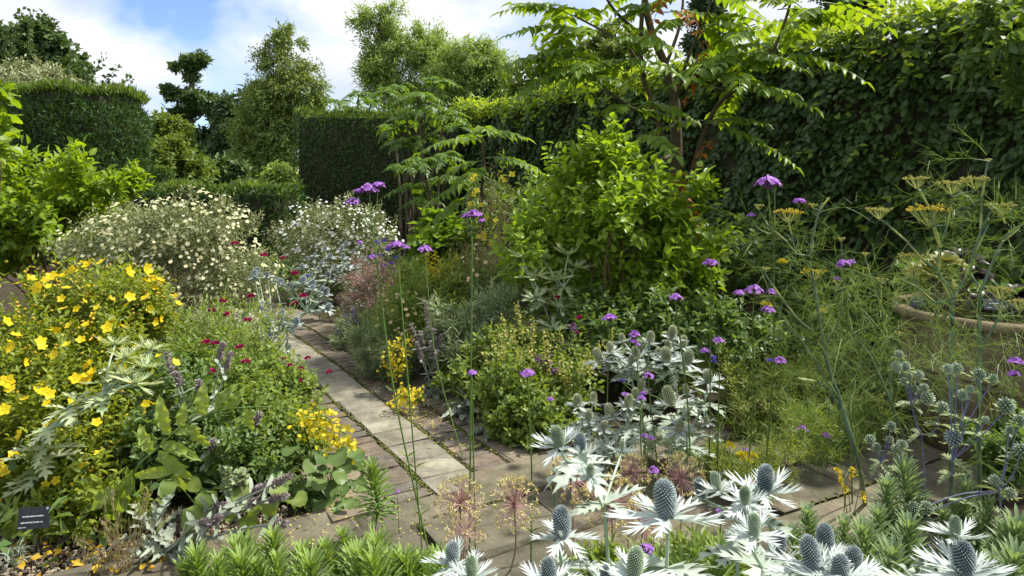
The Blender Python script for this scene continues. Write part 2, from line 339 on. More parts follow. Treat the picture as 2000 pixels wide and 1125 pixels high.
MDEF.update({
 'bark': stone([(.12, .095, .065), (.15, .12, .085)], 14, .9, .8), 'bark_grey': stone([(.13, .12, .1), (.17, .155, .13)], 14, .9, .6),
 'bark_pale': stone([(.42, .4, .36), (.5, .48, .44)], 8, .8, .4, .6, (.08, .07, .06)),
 'soil': stone([(.05, .036, .024), (.055, .04, .028)], 12, 1, 1., .5, (.05, .06, .02)),
 'lawn': leaf((.05, .09, .02), (.09, .14, .035), .0, .8, noise=6),
 'slab': stone([(.25, .235, .195), (.3, .282, .232), (.27, .255, .21), (.23, .216, .18), (.31, .292, .24)], 5, .92, .8, .75, (.115, .105, .075)),
 'edge_slab': stone([(.18, .155, .12), (.22, .19, .145), (.2, .17, .13)], 6, .92, .5, .6, (.12, .115, .07)),
 'flag': stone([(.15, .133, .1), (.19, .17, .125), (.135, .122, .095), (.175, .157, .118), (.12, .11, .086)], 4, .93, .9, .85, (.07, .072, .042)),
 'brick': stone([(.15, .128, .104), (.185, .146, .115), (.135, .123, .108), (.2, .152, .12), (.12, .113, .1), (.17, .148, .122)], 12, .93, .6, .5, (.11, .105, .07)),
 'mortar': stone([(.07, .06, .045), (.08, .07, .05)], 20, 1, .8, .8, (.06, .075, .02)),
 'moss': leaf((.06, .075, .015), (.17, .18, .03), .15, .8),
 'gravel': leaf((.13, .1, .07), (.45, .37, .27), 0, .8, noise=60),
 'hedge_core': stone([(.055, .055, .032), (.06, .06, .035)], 9, 1, .6),
 'terracotta': stone([(.2, .155, .1), (.21, .16, .105)], 5, .85, .5, .9, (.115, .12, .07)),
 'sign': flat((.035, .039, .052), .35), 'sign_white': flat((.75, .75, .73), .6), 'sign_post': flat((.05, .07, .04), .5),  # plate colour lifted towards blue grey to hold the sky's reflection
 # foliage
 'beech': leaf((.024, .06, .024), (.062, .115, .035), .38, .36, (1.9, 1.6, .35)),
 'beech_young_lit': leaf((.095, .185, .03), (.185, .27, .045), .5, .42, (1.5, 1.3, .4)),  # young leaf colour, brightened to paint in the sunlit hedge top
 'beech_dead': leaf((.1, .065, .04), (.18, .11, .06), .2, .7),
 'yew': leaf((.015, .046, .016), (.045, .092, .028), .25, .5, (1.7, 1.5, .4)),
 'yew_tip': leaf((.05, .1, .025), (.1, .155, .035), .4, .5, (1.5, 1.4, .4)),
 'oak': leaf((.03, .066, .032), (.07, .12, .045), .25, .5), 'conifer': leaf((.018, .042, .025), (.045, .08, .035), .2, .5),
 'birch': leaf((.072, .122, .04), (.145, .208, .07), .35, .55, (1.4, 1.2, .45)), 'willow': leaf((.1, .17, .06), (.2, .28, .1), .4, .5, (1.3, 1.25, .5)),
 'grove': leaf((.05, .095, .025), (.11, .16, .04), .35, .5), 'silverpear': leaf((.12, .15, .1), (.24, .28, .2), .25, .6, (1.2, 1.2, .8)),
 'aralia': leaf((.055, .125, .022), (.13, .21, .035), .5, .38, (1.7, 1.5, .3)), 'aralia_red': leaf((.3, .07, .015), (.4, .17, .02), .45, .5, (1.3, 1, .4)),
 'sumac': leaf((.04, .1, .03), (.1, .17, .04), .45, .42, (1.6, 1.5, .35)),
 'lime': leaf((.08, .165, .022), (.175, .262, .038), .5, .36, (1.35, 1.3, .3)), 'green': leaf((.07, .15, .02), (.17, .25, .03), .5, .42, (1.5, 1.4, .3)),
 'hyper': leaf((.068, .125, .02), (.17, .22, .035), .45, .45, (1.5, 1.3, .35)), 'hyper_dark': leaf((.04, .09, .02), (.1, .16, .03), .4, .45),
 'hyper_flower': leaf((.7, .5, .008), (.84, .68, .03), .35, .5, (1.1, 1, .6), .2), 'hyper_bud': leaf((.4, .3, .02), (.6, .42, .04), .2, .5),
 'cistus': leaf((.092, .12, .076), (.19, .23, .145), .3, .6, (1.2, 1.15, .6)), 'cream': leaf((.72, .68, .38), (.85, .82, .58), .35, .6, (1.05, 1, .7), .2),
 'white': leaf((.7, .72, .64), (.86, .87, .8), .3, .6, (1, 1, .9), .2), 'twig': leaf((.11, .065, .035), (.17, .11, .07), 0, .8),
 'silver': leaf((.3, .39, .34), (.74, .77, .75), .22, .5, (1.0, 1.05, .95), .3, 40), 'silver_leaf': leaf((.27, .35, .26), (.6, .65, .57), .3, .5, (1.1, 1.15, .8), .3, 40),
 'silver_green': leaf((.11, .19, .1), (.4, .47, .36), .3, .5, (1.2, 1.2, .7), .3, 30),
 'cone_blue': leaf((.025, .05, .08), (.48, .55, .52), .0, .55), 'cone_green': leaf((.05, .11, .055), (.6, .68, .48), .0, .55), 'cone_pale': leaf((.15, .19, .1), (.55, .57, .36), .0, .6),
 'stem_silver': leaf((.22, .32, .2), (.45, .52, .42), 0, .5), 'stem_green': leaf((.075, .14, .025), (.12, .2, .04), 0, .5), 'stem_blue': leaf((.1, .11, .2), (.18, .18, .29), 0, .5),
 'stem_fennel': leaf((.055, .11, .06), (.13, .19, .1), 0, .45), 'sheath': leaf((.22, .28, .1), (.36, .4, .18), .2, .5),
 'stem_allium': leaf((.27, .16, .15), (.4, .28, .24), 0, .6), 'allium_star': leaf((.42, .37, .16), (.6, .56, .28), .2, .6), 'allium_ray': leaf((.38, .2, .2), (.5, .32, .28), 0, .6),
 'purple': leaf((.27, .09, .46), (.55, .27, .68), .3, .55, (1.1, .9, 1.1), .2), 'calyx': leaf((.12, .05, .13), (.22, .1, .2), 0, .6),
 'crimson': leaf((.2, .005, .05), (.42, .01, .12), .2, .6, (1.2, .6, .9), .2), 'violet': leaf((.12, .08, .42), (.25, .17, .6), .25, .6, (1, .9, 1.1), .2),
 'fennel_thread': leaf((.05, .105, .035), (.15, .21, .075), .3, .5, (1.3, 1.3, .5)), 'fennel_flower': leaf((.4, .37, .08), (.56, .51, .13), .2, .6), 'fennel_bright': leaf((.55, .43, .015), (.7, .58, .04), .2, .6),
 'euph': leaf((.065, .14, .045), (.16, .245, .075), .35, .45, (1.3, 1.25, .5)), 'euph_blue': leaf((.065, .125, .08), (.165, .24, .15), .3, .45, (1.3, 1.25, .6)),
 'stachys': leaf((.24, .29, .22), (.4, .44, .36), .2, .75, (1.1, 1.1, .8), .1), 'stachys_flower': leaf((.24, .2, .22), (.4, .34, .36), .15, .8),
 'herb': leaf((.065, .12, .035), (.15, .215, .06), .42, .45, (1.5, 1.4, .35)), 'herb_dark': leaf((.045, .095, .035), (.1, .16, .06), .4, .42, (1.4, 1.35, .4)),
 'herb_grey': leaf((.1, .15, .09), (.2, .26, .16), .3, .6, (1.1, 1.1, .7)), 'herb_lime': leaf((.085, .13, .035), (.17, .21, .065), .45, .5, (1.3, 1.25, .4)),
 'dock': leaf((.12, .2, .045), (.22, .3, .08), .45, .42, (1.35, 1.3, .35), .4), 'fatsia': leaf((.06, .13, .025), (.13, .21, .04), .4, .35, (1.4, 1.35, .35)),
 'pinkhaze': leaf((.28, .17, .19), (.42, .29, .28), .3, .7), 'tan': leaf((.26, .19, .1), (.42, .33, .19), .3, .7, (1.1, 1, .7)), 'peach': leaf((.6, .42, .22), (.75, .6, .38), .3, .6),
 'yellow': leaf((.58, .48, .015), (.72, .62, .05), .3, .55, (1.05, 1, .6), .2), 'straw': leaf((.36, .3, .16), (.55, .48, .3), .3, .6), 'aeonium': leaf((.19, .19, .05), (.29, .28, .08), .2, .4), 'aeonium_dark': leaf((.02, .012, .02), (.05, .03, .04), .0, .35),
 'tan_green': leaf((.16, .18, .06), (.32, .33, .13), .3, .6, (1.1, 1.1, .7)),
 'fallen': leaf((.42, .22, .02), (.6, .43, .03), .2, .6), 'petal_litter': leaf((.5, .42, .05), (.66, .58, .1), .2, .6),
})

# ------------------------------------------------------------------ the ground, the path and the paving
def sheet(name, mat, x0, x1, y0, y1, z, nx=2, ny=2, amp=0.):
    b = MB(); xs = np.linspace(x0, x1, nx); ys = np.linspace(y0, y1, ny)
    X, Y = np.meshgrid(xs, ys); Z = z+amp*(np.sin(X*3.1+Y*1.7)+np.sin(X*7.3-Y*5.1)*.6+rng.normal(0, .5, X.shape))
    i = (np.arange(ny-1)[:, None]*nx+np.arange(nx-1)[None]).ravel()
    b.add(np.stack([X, Y, Z], -1), np.concatenate([np.stack([i, i+1, i+nx+1], -1), np.stack([i, i+nx+1, i+nx], -1)]))
    o = b.build(name, mat); o['kind'] = 'structure'; return o
sheet('ground', 'lawn', -900, 900, -40, 1800, -.06)
sheet('bed_soil', 'soil', -12, 9, .2, 15, -.03, 90, 70, .008)

def boxpiece(mat, lx, ly, h=.045, bev=.006, n=4, amp=.0025):
    """bevelled paving pieces, slightly uneven, several variants"""
    out = []
    for i in range(n):
        e = lambda s: rng.normal(0, s)
        v = []
        for z, ins in ((0, 0), (h-bev, 0), (h, bev)):
            for sx, sy in ((-1, -1), (1, -1), (1, 1), (-1, 1)):
                v.append((sx*(lx/2-ins)+e(amp), sy*(ly/2-ins)+e(amp), z+(e(amp*.6) if z else 0)))
        t = []
        for r in (0, 4):
            for j in range(4): a, b_ = r+j, r+(j+1) % 4; t += [(a, b_, b_+4), (a, b_+4, a+4)]
        t += [(8, 9, 10), (8, 10, 11)]
        b = MB(); b.add(v, t); me = b.mesh('paving_piece', False); me.materials.append(M(mat)); out.append(me)
    return out
# centre line of the path on the ground
CL = spline([(-.13, 3.42, 0), (-.295, 3.66, 0), (-.685, 4.31, 0), (-1.2, 5.14, 0), (-1.6, 5.82, 0), (-1.99, 6.42, 0), (-2.5, 7.2, 0), (-3.2, 8.1, 0), (-4.2, 9.1, 0)], 24)
S = np.concatenate([[0], np.cumsum(np.linalg.norm(np.diff(CL, axis=0), axis=1))])
def on_path(s, off):
    p = A([np.interp(s, S, CL[:, i]) for i in range(3)]); q = A([np.interp(s+.05, S, CL[:, i]) for i in range(3)]); d = unit(q-p)
    return p+A([d[1], -d[0], 0])*off, math.atan2(d[1], d[0])-math.pi/2
pb = MB(); ss = np.arange(.25, S[-1]-.1, .12)
L_ = A([on_path(s, -.74)[0] for s in ss]); R_ = A([on_path(s, .74)[0] for s in ss]); k = len(ss); i = np.arange(k-1)
pb.add(np.concatenate([L_, R_])+A([0, 0, .004]), np.concatenate([np.stack([i, i+k, i+k+1], -1), np.stack([i, i+k+1, i+1], -1)]))
path = pb.build('path', 'mortar'); path['kind'] = 'structure'
def lay(parent, name, mesh, x, y, z, rz, tilt=.006):
    o = bpy.data.objects.new(name, mesh); COL.objects.link(o); o.parent = parent
    o.location = (x, y, z); o.rotation_euler = (rng.normal(0, tilt), rng.normal(0, tilt), rz); return o
bricks = boxpiece('brick', .205, .094, .05, .007, 6, .0045)
for off in (-.27, .27):
    s = .3
    while s < 6.2:
        p, a = on_path(s, off); lay(path, 'brick', bricks[rng.integers(6)], p[0], p[1], -.035+rng.normal(0, .002), a+rng.normal(0, .012)); s += .107
for off, nm, mt, w in ((0, 'slab', 'slab', .29), (-.545, 'edging_slab', 'edge_slab', .3), (.545, 'edging_slab', 'edge_slab', .3)):
    s = .22
    while s < 6.4:
        ln = U(.21, .29) if off == 0 else U(.28, .5)
        ms = boxpiece(mt, w-.008, ln-.009, .05, .006, 1, .004)[0]
        p, a = on_path(s+ln/2, off); lay(path, nm, ms, p[0], p[1], -.032+rng.normal(0, .002), a+rng.normal(0, .006)); s += ln
# flagstones of the cross path
O_, E1, E2 = A([0, 3.93]), A([.868, .496]), A([.496, -.868])
fb = MB()
c = [O_+E1*-3.2+E2*-.02, O_+E1*-3.2+E2*1.5, O_+E1*3.55+E2*1.5, A([3.95, 4.62]), A([1.1, 4.55]), O_+E1*.75+E2*-.02]
fb.add([(x, y, .0) for x, y in c], [(0, 1, 5), (1, 2, 5), (2, 3, 5), (3, 4, 5)])
cross = fb.build('cross_path', 'mortar'); cross['kind'] = 'structure'
rows = [(0, .36, -3.1, 4.1), (.36, .44, -3.1, 4.1), (.8, .38, -3.1, 4.1), (1.18, .3, -3.1, 4.1)]
for r0, rw, a0, a1 in rows:
    s = a0+U(-.2, .1)
    while s < a1:
        ln = U(.34, .68); ms = boxpiece('flag', ln-.026, rw-.026, .055, .012, 1, .016)[0]
        ctr = O_+E1*(s+ln/2)+E2*(r0+rw/2)
        if ctr[1] > 4.5: break
        lay(cross, 'flagstone', ms, ctr[0], ctr[1], -.037+rng.normal(0, .006), math.atan2(E1[1], E1[0])+rng.normal(0, .012), .008); s += ln
# moss in the long joints, petals strewn on the bricks
mb = MB(); n = 5200; s = U(.25, 6.2, n); off = rng.choice([-.375, -.155, .155, .375], n, p=[.15, .25, .35, .25])
keep = (np.sin(s*5+off*9)+np.sin(s*13.1+off*31)+rng.normal(0, .9, n)) > -.6
pts = A([on_path(a, b+rng.normal(0, .009))[0] for a, b in zip(s[keep], off[keep])]); k = len(pts)
pts[:, 2] = .01+U(0, .005, k)
mb.inst(TM['blob'], iso(U(.004, .011, k))*A([1, 1, .6])[None, :, None], pts)
n = 1500; s1 = U(-3, 4, n); j = rng.choice([0, .36, .8, 1.18], n)+rng.normal(0, .008, n)
pts = np.stack([O_[0]+E1[0]*s1+E2[0]*j, O_[1]+E1[1]*s1+E2[1]*j, np.full(n, .012)], -1)[np.sin(s1*4+j*7) > -.2]
mb.inst(TM['blob'], iso(U(.005, .012, len(pts)))*A([1, 1, .55])[None, :, None], pts)
tag(mb.build('moss', 'moss'), 'green yellow moss in the joints of the paving', 'moss', kind='stuff')
mb = MB(); n = 900; s = rng.gamma(3, .55, n)+.3; s = s[s < 5]; o_ = .3+rng.normal(0, .16, len(s))
pts = A([on_path(a, b)[0] for a, b in zip(s, o_)]); pts[:, 2] = .021
clump = np.sin(pts[:, 0]*9)+np.sin(pts[:, 1]*11)+rng.normal(0, .6, len(pts)) > 0
pts = pts[clump]; k = len(pts)
mb.inst(TM['card'], frames(rdir(k)*A([1, 1, .15]), A([0, 0, 1.])+rng.normal(0, .25, (k, 3)), U(.008, .017, k), U(.008, .014, k)), pts)
n = 160; q = A([G(U(480, 860), U(960, 1080)) for _ in range(n)]); q[:, 2] = .024
mb.inst(TM['card'], frames(rdir(n)*A([1, 1, .15]), A([0, 0, 1.])+rng.normal(0, .25, (n, 3)), U(.008, .016, n), U(.008, .014, n)), q)
tag(mb.build('fallen_petals', 'petal_litter'), 'small yellow petals scattered over the brick path', 'petals', kind='stuff')
# gravel mulch and fallen leaves in the front corner of the border
mb = MB(); n = 5200; q = A([G(U(-40, 560), U(985, 1200)) for _ in range(n)])
ok = (q[:, 1] > 3.93+.571*q[:, 0]-.08) | (q[:, 1] < 2.1); q = q[ok]; k = len(q); q[:, 2] = -.024+U(0, .014, k)
mb.inst(TM['blob'], np.einsum('kij,j->kij', iso(U(.004, .014, k)), A([1, 1, 1.]))*U(.5, 1.2, (k, 3, 1)), q)
tag(mb.build('gravel', 'gravel', smooth=False), 'brown and buff gravel mulch on the border soil', 'gravel', kind='stuff')
mb = MB(); n = 70; q = A([G(U(30, 330), U(1030, 1125)) for _ in range(n)]); q[:, 2] = U(.0, .03, n)
mb.inst(TM['ovate'], frames(rdir(n)*A([1, 1, .2]), A([0, 0, 1.])+rng.normal(0, .4, (n, 3)), U(.02, .055, n), U(.015, .035, n)), q)
tag(mb.build('fallen_leaves', 'fallen'), 'yellow and orange fallen leaves on the gravel', 'leaves', kind='stuff')

# ------------------------------------------------------------------ generic growth
def blobs_of(lst, Y, dz=1.):
    """ellipses of the photograph, given their distance, as ellipsoids: centre, radii"""
    out = []
    for b in lst:
        y = b[4] if len(b) > 4 else Y; c = P(b[0], b[1], y); rx, rz = b[2]/F*y, b[3]/F*y
        out.append((c, A([rx, (rx+rz)/2*dz, rz])))
    return out
def sample_blobs(bl, n, shell=.55, clump=9, tuft=.16, bump=.13):
    w = A([np.prod(r)**.72 for c, r in bl]); k = rng.choice(len(bl), n, p=w/w.sum())
    C = A([bl[i][0] for i in k]); Rr = A([bl[i][1] for i in k]); d = rdir(n)
    rad = shell+(1.04-shell)*np.sqrt(U(0, 1, n))
    if clump:                                         # growth gathers in tufts, with gaps between
        j = rng.integers(0, max(n//clump, 4), n); d, rad, C, Rr = d[j], rad[j], C[j], Rr[j]
    ph = C@A([3.1, 1.7, 2.3]); f = d*4.2
    rad = rad*(1+bump*(np.sin(f[:, 0]+ph)*np.sin(f[:, 1]*1.3+ph*2)+.7*np.sin(f[:, 2]*1.7+ph*3+f[:, 0]*1.9)))
    p = C+d*Rr*rad[:, None]
    if clump: g = rng.normal(0, 1, (n, 3)); p = p+g*np.minimum(Rr, np.mean(Rr, 1, keepdims=True))*tuft; d = unit(d+g*.35)
    o = unit(d/Rr*np.mean(Rr, 1, keepdims=True))
    return p, o
def clip_ground(p, *arr, z=.01):
    k = p[:, 2] > z; return (p[k],)+tuple(a[k] for a in arr)
def twigs(p, o, tl, per, L, W, up=.5, spread=.8, lj=.3):
    """leaves along short shoots that start at p and point outwards"""
    n = len(p); d = unit(o*.7+A([0, 0, up])+rng.normal(0, .4, (n, 3)))
    tlen = tl*U(.6, 1.3, n)
    T, D, N = [], [], []
    side = unit(np.cross(d, rdir(n)))
    for j in range(per):
        f = (j+.6)/per; ang = j*2.4
        s2 = np.cross(d, side); rad = side*math.cos(ang)+s2*math.sin(ang)
        T.append(p+d*(tlen*(f-.5))[:, None]); D.append(unit(rad*spread+d*(.35+f*.9)+rng.normal(0, .2, (n, 3))+A([0, 0, -.12])))
        N.append(unit(d*.9+A([0, 0, .7])+rng.normal(0, .35, (n, 3))))
    T, D, N = np.concatenate(T), np.concatenate(D), np.concatenate(N); m = len(T)
    return T, frames(D, N, L*U(1-lj, 1+lj, m), W*U(1-lj, 1+lj, m)), d
def stems(parent, base, tips, r, mat='twig', name='branch', joined=True, k=5, r1=None):
    b = MB()
    for t in tips:
        m = (A(base)+t)/2+A([0, 0, .12*np.linalg.norm(t-A(base))])+rng.normal(0, .05*np.linalg.norm(t-A(base)), 3)*A([1, 1, .3])
        b.tube(spline([base+rng.normal(0, r*1.5, 3)*A([1, 1, 0]), m, t], 5), r, r*.3 if r1 is None else r1, k)
    return b.build(name, mat, parent, kind='stuff')
def shrub(name, label, cat, base, bl, tm, mat, L, W, n, per, k=0, tl=.12, up=.5, shell=.5, wood='twig', nst=14, sr=.012, group=None, spread=.8, zmin=.02):
    t = thing(name, label, cat, base, group)
    p, o = sample_blobs(bl, n, shell); p, o = clip_ground(p, o, z=zmin)
    T, R, d = twigs(p, o, tl, per, L, W, up, spread)
    pieces(t, tm, mat, T, R, k)
    if nst:
        tips = p[rng.choice(len(p), min(nst, len(p)), replace=False)]
        stems(t, A([base[0], base[1], 0.]), tips, sr, wood, 'stems')
    t['_'] = 0; del t['_']
    return t, bl
def flowers_on(t, pts, nrm, tm, mat, size, k=300, name='flower', mass='blossom'):
    n = len(pts)
    R = frames(unit(np.cross(nrm, rdir(n))), nrm, size*U(.75, 1.2, n), 1.); R[:, :, 0] = np.cross(R[:, :, 1], R[:, :, 2]/np.linalg.norm(R[:, :, 2], axis=1, keepdims=True))
    pieces(t, tm, mat, pts, R, k, name, mass)
def front_shell(bl, n, zmin=.05, lift=1.0):
    """points on the outer skin that faces the camera or the sky"""
    p, o = sample_blobs(bl, n*8, .97, 4, .12)
    v = unit(CAMP-p); s = np.sum(o*v, 1)+.35*o[:, 2]
    inside = np.zeros(len(p), bool)
    for c, r in bl: inside |= np.sum(((p-c)/r)**2, 1) < .6
    k = (s > .15) & ~inside & (p[:, 2] > zmin); p, o, v = p[k][:n], o[k][:n], v[k][:n]
    return p+o*.01*lift, unit(o+v*.4+A([0, 0, .4])+rng.normal(0, .25, p.shape))

# ------------------------------------------------------------------ far trees
def tree(name, label, base, trunk, bl, tm, mat, L, W, n, per, bark='bark', limbs=14, r0=.2, shell=.35, tl=.5, up=.3, group=None, cat='tree', clump=16):
    t = thing(name, label, cat, base, group)
    b = MB(); tp = spline(trunk, 6); b.tube(tp, r0, r0*.3, 7)
    tr = b.build('trunk', bark, t)
    for _ in range(limbs):
        c, r = bl[rng.integers(len(bl))]; q = c+rdir(1)[0]*r*.7
        z = np.clip(q[2]-abs(q[0]-tp[-1][0])*.7-.5, tp[0][2]+.25*(tp[-1][2]-tp[0][2]), tp[-1][2]); s = A([np.interp(z, tp[:, 2], tp[:, i]) for i in range(3)])
        b = MB(); b.tube(spline([s, (s+q)/2+A([0, 0, -.15])+rng.normal(0, .15, 3), q], 5), r0*.28, r0*.05, 4); b.build('limb', bark, t)
    p, o = sample_blobs(bl, n, shell, clump, .17)
    T, R, d = twigs(p, o, tl, per, L, W, up, .9)
    pieces(t, tm, mat, T, R, 0, mass='crown')
    return t
def Pz(px, Y, z): return A([(px-CX)/F*Y, Y, z])
Y = 46.
tree('oak_tree', 'tall ragged dark green oak between the clipped yews', Pz(372, Y, -.05), [Pz(376, Y, -.05), P(378, 300, Y), P(370, 200, Y), P(385, 120, Y)],
     blobs_of([(388, 135, 22, 22), (345, 122, 18, 9), (368, 165, 30, 16), (325, 195, 30, 13), (395, 200, 40, 18), (350, 232, 34, 14), (408, 235, 26, 18), (428, 192, 14, 8), (378, 280, 34, 36), (340, 168, 22, 7), (380, 330, 46, 24), (345, 275, 24, 16), (412, 270, 22, 14)], Y),
     'card', 'oak', .32, .2, 2300, 7, r0=.38, tl=.7, clump=34)
Y = 42.
tree('conifer_tree', 'dark conifer just left of the pale birch', Pz(470, Y, -.05), [Pz(470, Y, -.05), P(470, 300, Y), P(482, 175, Y)],
     blobs_of([(482, 185, 12, 18), (465, 225, 28, 26), (455, 265, 38, 30), (450, 310, 42, 40), (440, 340, 50, 30)], Y), 'lance', 'conifer', .5, .16, 1500, 8, r0=.3, tl=.8, up=-.1)
Y = 34.
tree('birch_tree', 'tall pale golden green birch with weeping crown', Pz(560, Y, -.05), [Pz(562, Y, -.05), P(565, 250, Y), P(560, 130, Y), P(556, 75, Y)],
     blobs_of([(558, 85, 36, 28), (558, 125, 52, 36), (565, 180, 66, 40), (595, 190, 40, 34), (520, 205, 42, 50), (510, 270, 46, 55), (500, 320, 45, 40), (605, 240, 28, 40), (560, 250, 30, 60), (545, 310, 40, 40)], Y),
     'card', 'birch', .14, .085, 6000, 8, 'bark_pale', 26, .2, .45, .6, -.5)
Y = 26.
tree('willow_tree', 'feathery bright green tree with open top left of centre sky', Pz(770, Y, -.05), [Pz(790, Y, -.05), P(780, 230, Y), P(745, 120, Y), P(740, 40, Y)],
     blobs_of([(745, 50, 30, 34), (705, 40, 18, 26), (728, 100, 34, 34), (775, 85, 34, 40), (760, 150, 46, 36), (720, 150, 22, 34), (830, 95, 34, 50), (840, 140, 40, 40), (790, 190, 70, 30), (760, 20, 24, 22), (865, 110, 34, 44), (880, 150, 34, 40)], Y),
     'lance', 'willow', .16, .05, 3400, 9, 'bark_grey', 26, .16, .15, .7, .3)
tree('willow_tree', 'rounder feathery tree touching the sky behind the hedge', Pz(930, 25, -.05), [Pz(930, 25, -.05), P(925, 230, 25), P(915, 120, 25)],
     blobs_of([(905, 120, 48, 46), (880, 160, 46, 44), (950, 125, 42, 40), (975, 165, 34, 40), (930, 180, 60, 40), (940, 90, 26, 20)], 25),
     'lance', 'willow', .16, .055, 2600, 9, 'bark_grey', 22, .15, .2, .6, .1)
tree('broadleaf_tree', 'dark tree with feathery sprays at the far left skyline', Pz(60, 24, -.05), [Pz(70, 24, -.05), P(75, 200, 24), P(70, 60, 24)],
     blobs_of([(75, 80, 34, 34), (110, 95, 30, 32), (60, 110, 40, 30), (130, 140, 36, 24), (20, 90, 30, 40), (90, 140, 50, 30), (155, 165, 28, 18)], 24),
     'card', 'oak', .2, .14, 2600, 7, r0=.2, tl=.4)
t = tree('silver_pear', 'silvery grey green tree behind the left yew drum', Pz(70, 17, -.05), [Pz(70, 17, -.05), P(80, 250, 17), P(70, 160, 17)],
     blobs_of([(50, 165, 60, 40), (120, 180, 50, 34), (160, 195, 40, 24), (20, 200, 40, 60), (20, 270, 40, 60)], 17),
     'lance', 'silverpear', .13, .04, 3000, 9, r0=.09, tl=.35)
b = MB(); tt = []                                     # long whippy shoots
for x0, y0, x1, y1 in ((130, 160, 150, 92), (175, 185, 200, 110), (190, 185, 232, 130), (205, 190, 256, 152), (165, 180, 180, 125), (20, 120, 40, 18), (55, 100, 66, 22), (5, 110, 22, 50)):
    c = spline([P(x0, y0, 16.5), P((x0+x1)/2-4, (y0+y1)/2, 16.5), P(x1, y1, 16.5)], 8); b = MB(); b.tube(c, .014, .005, 4); b.build('shoot', 'twig', t); tt.append(c)
T = np.concatenate(tt); T = np.repeat(T, 3, 0)+rng.normal(0, .03, (len(T)*3, 3))
pieces(t, 'card', 'oak', T, frames(rdir(len(T)), rdir(len(T)), .12, .08), 0, mass='shoot_leaves')
for nm, lb, x, Y, bl, mat, n in (
   ('pale_bush', 'rounded yellow green bush below the dark oak', 345, 24, [(340, 320, 45, 40), (360, 345, 50, 30), (310, 350, 40, 30), (325, 300, 26, 20)], 'grove', 1500),
   ('garden_tree', 'mid green bushy tree left of the oak trunk', 320, 32, [(320, 260, 40, 30), (300, 290, 40, 40), (340, 275, 26, 26)], 'grove', 1300),
   ('garden_tree', 'low green tree between oak and birch', 430, 28, [(420, 340, 36, 30), (450, 350, 30, 24), (400, 345, 30, 20)], 'oak', 1200),
   ('garden_tree', 'light green shrub in front of the birch foot', 545, 18, [(548, 355, 22, 24), (535, 370, 24, 16), (560, 370, 18, 20)], 'willow', 900),
   ('garden_tree', 'green tree closing the gap above the beech hedge', 1090, 22, [(1060, 165, 60, 40), (1130, 140, 70, 50), (1200, 120, 60, 60)], 'grove', 1700),
   ('poplar_tree', 'bluish green tree top right of the aralia trunk', 1385, 20, [(1385, 20, 24, 40), (1370, 60, 26, 40), (1395, 90, 24, 40), (1380, -20, 18, 40)], 'conifer', 1500),
   ('garden_tree', 'dark tree top rising behind the beech hedge', 1690, 13, [(1680, -10, 50, 30), (1640, 10, 40, 30)], 'oak', 900)):
    tree(nm, lb, Pz(x, Y, -.05), [Pz(x, Y, -.05), Pz(x, Y, P(x, bl[0][1], Y)[2]*.6), P(x, bl[0][1], Y)], blobs_of(bl, Y), 'card', mat, .0075*Y, .005*Y, n, 7, r0=.09, tl=.4, limbs=10)
# clipped column and the woodland that closes the view
def wood():
    b = MB(); T = []
    for x in np.arange(-80, 80, 2.2):
        h = 4.5+2.2*math.sin(x*.31)+1.5*math.sin(x*.83+1)
        for _ in range(3): T.append((x+U(-1.5, 1.5), 72+U(-5, 5), U(.6, h), U(1.6, 2.6)))
    T = A(T); k = 42
    c = np.repeat(T[:, :3], k, 0); r = np.repeat(T[:, 3], k); d = rdir(len(c)); p = c+d*r[:, None]*A([1, 1, .8]); p, d = clip_ground(p, d, z=0)
    b.inst(TM['card'], frames(unit(d+rng.normal(0, .6, d.shape)), d+A([0, 0, .5]), U(.6, 1.2, len(p)), .7), p)
    tag(b.build('woodland', 'oak'), 'distant dark woodland beyond the garden trees', 'woodland', kind='stuff')
wood()

# ------------------------------------------------------------------ clipped hedges
def hedge_leaves(t, pts, nrm, tm, mat, L, W, k=0, hang=.55, mass='foliage', fj=.35):
    n = len(pts)
    side = unit(np.cross(nrm, A([0, 0, 1.]))+1e-4)
    D = unit(nrm*.55+A([0, 0, -hang])+side*rng.normal(0, .6, (n, 1))+rng.normal(0, .2, (n, 3)))
    N = unit(nrm*.7+A([0, 0, .75])+rng.normal(0, fj, (n, 3)))
    pieces(t, tm, mat, pts, frames(D, N, L*U(.6, 1.35, n), W*U(.6, 1.35, n)), k, mass=mass)
def prism(b, poly, z0, z1):
    n = len(poly); v = [(x, y, z0) for x, y in poly]+[(x, y, z1) for x, y in poly]; t = []
    for i in range(n): j = (i+1) % n; t += [(i, j, n+j), (i, n+j, n+i)]
    for i in range(1, n-1): t.append((n, n+i, n+i+1))
    b.add(v, t)
# tall beech hedge along the right
HA, HB, HT = A([6.4, 1.95]), A([-1.35, 15.3]), 3.2
hd = unit(HB-HA); hn = A([-hd[1], hd[0]])
if hn @ (A([0, 0])-HA) < 0: hn = -hn
hlen = np.linalg.norm(HB-HA)
bh = thing('beech_hedge', 'tall clipped beech hedge with shaded face along the right side', 'hedge', (*((HA+HB)/2), 0))
b = MB(); q0, q1 = HA-hn*.02, HB-hn*.02
prism(b, [q0-hn*.12, q1-hn*.12, q1-hn*.75, q0-hn*.75], 0, HT-.16); b.build('inner_core', 'hedge_core', bh, False)  # solid dark core added to stop see-through, in place of inner branches
def hz(s, z): return .08*np.sin(s*1.9+z*1.3)+.07*np.sin(s*4.7-z*3.1)+.06*np.sin(s*9.1+z*6.7)
n = 38000; s = hlen*U(0, 1, n)**1.25; z = U(.0, HT, n)
d = hz(s, z)+rng.normal(0, .045, n)-.02
pts = np.stack([HA[0]+hd[0]*s+hn[0]*d, HA[1]+hd[1]*s+hn[1]*d, z], -1)
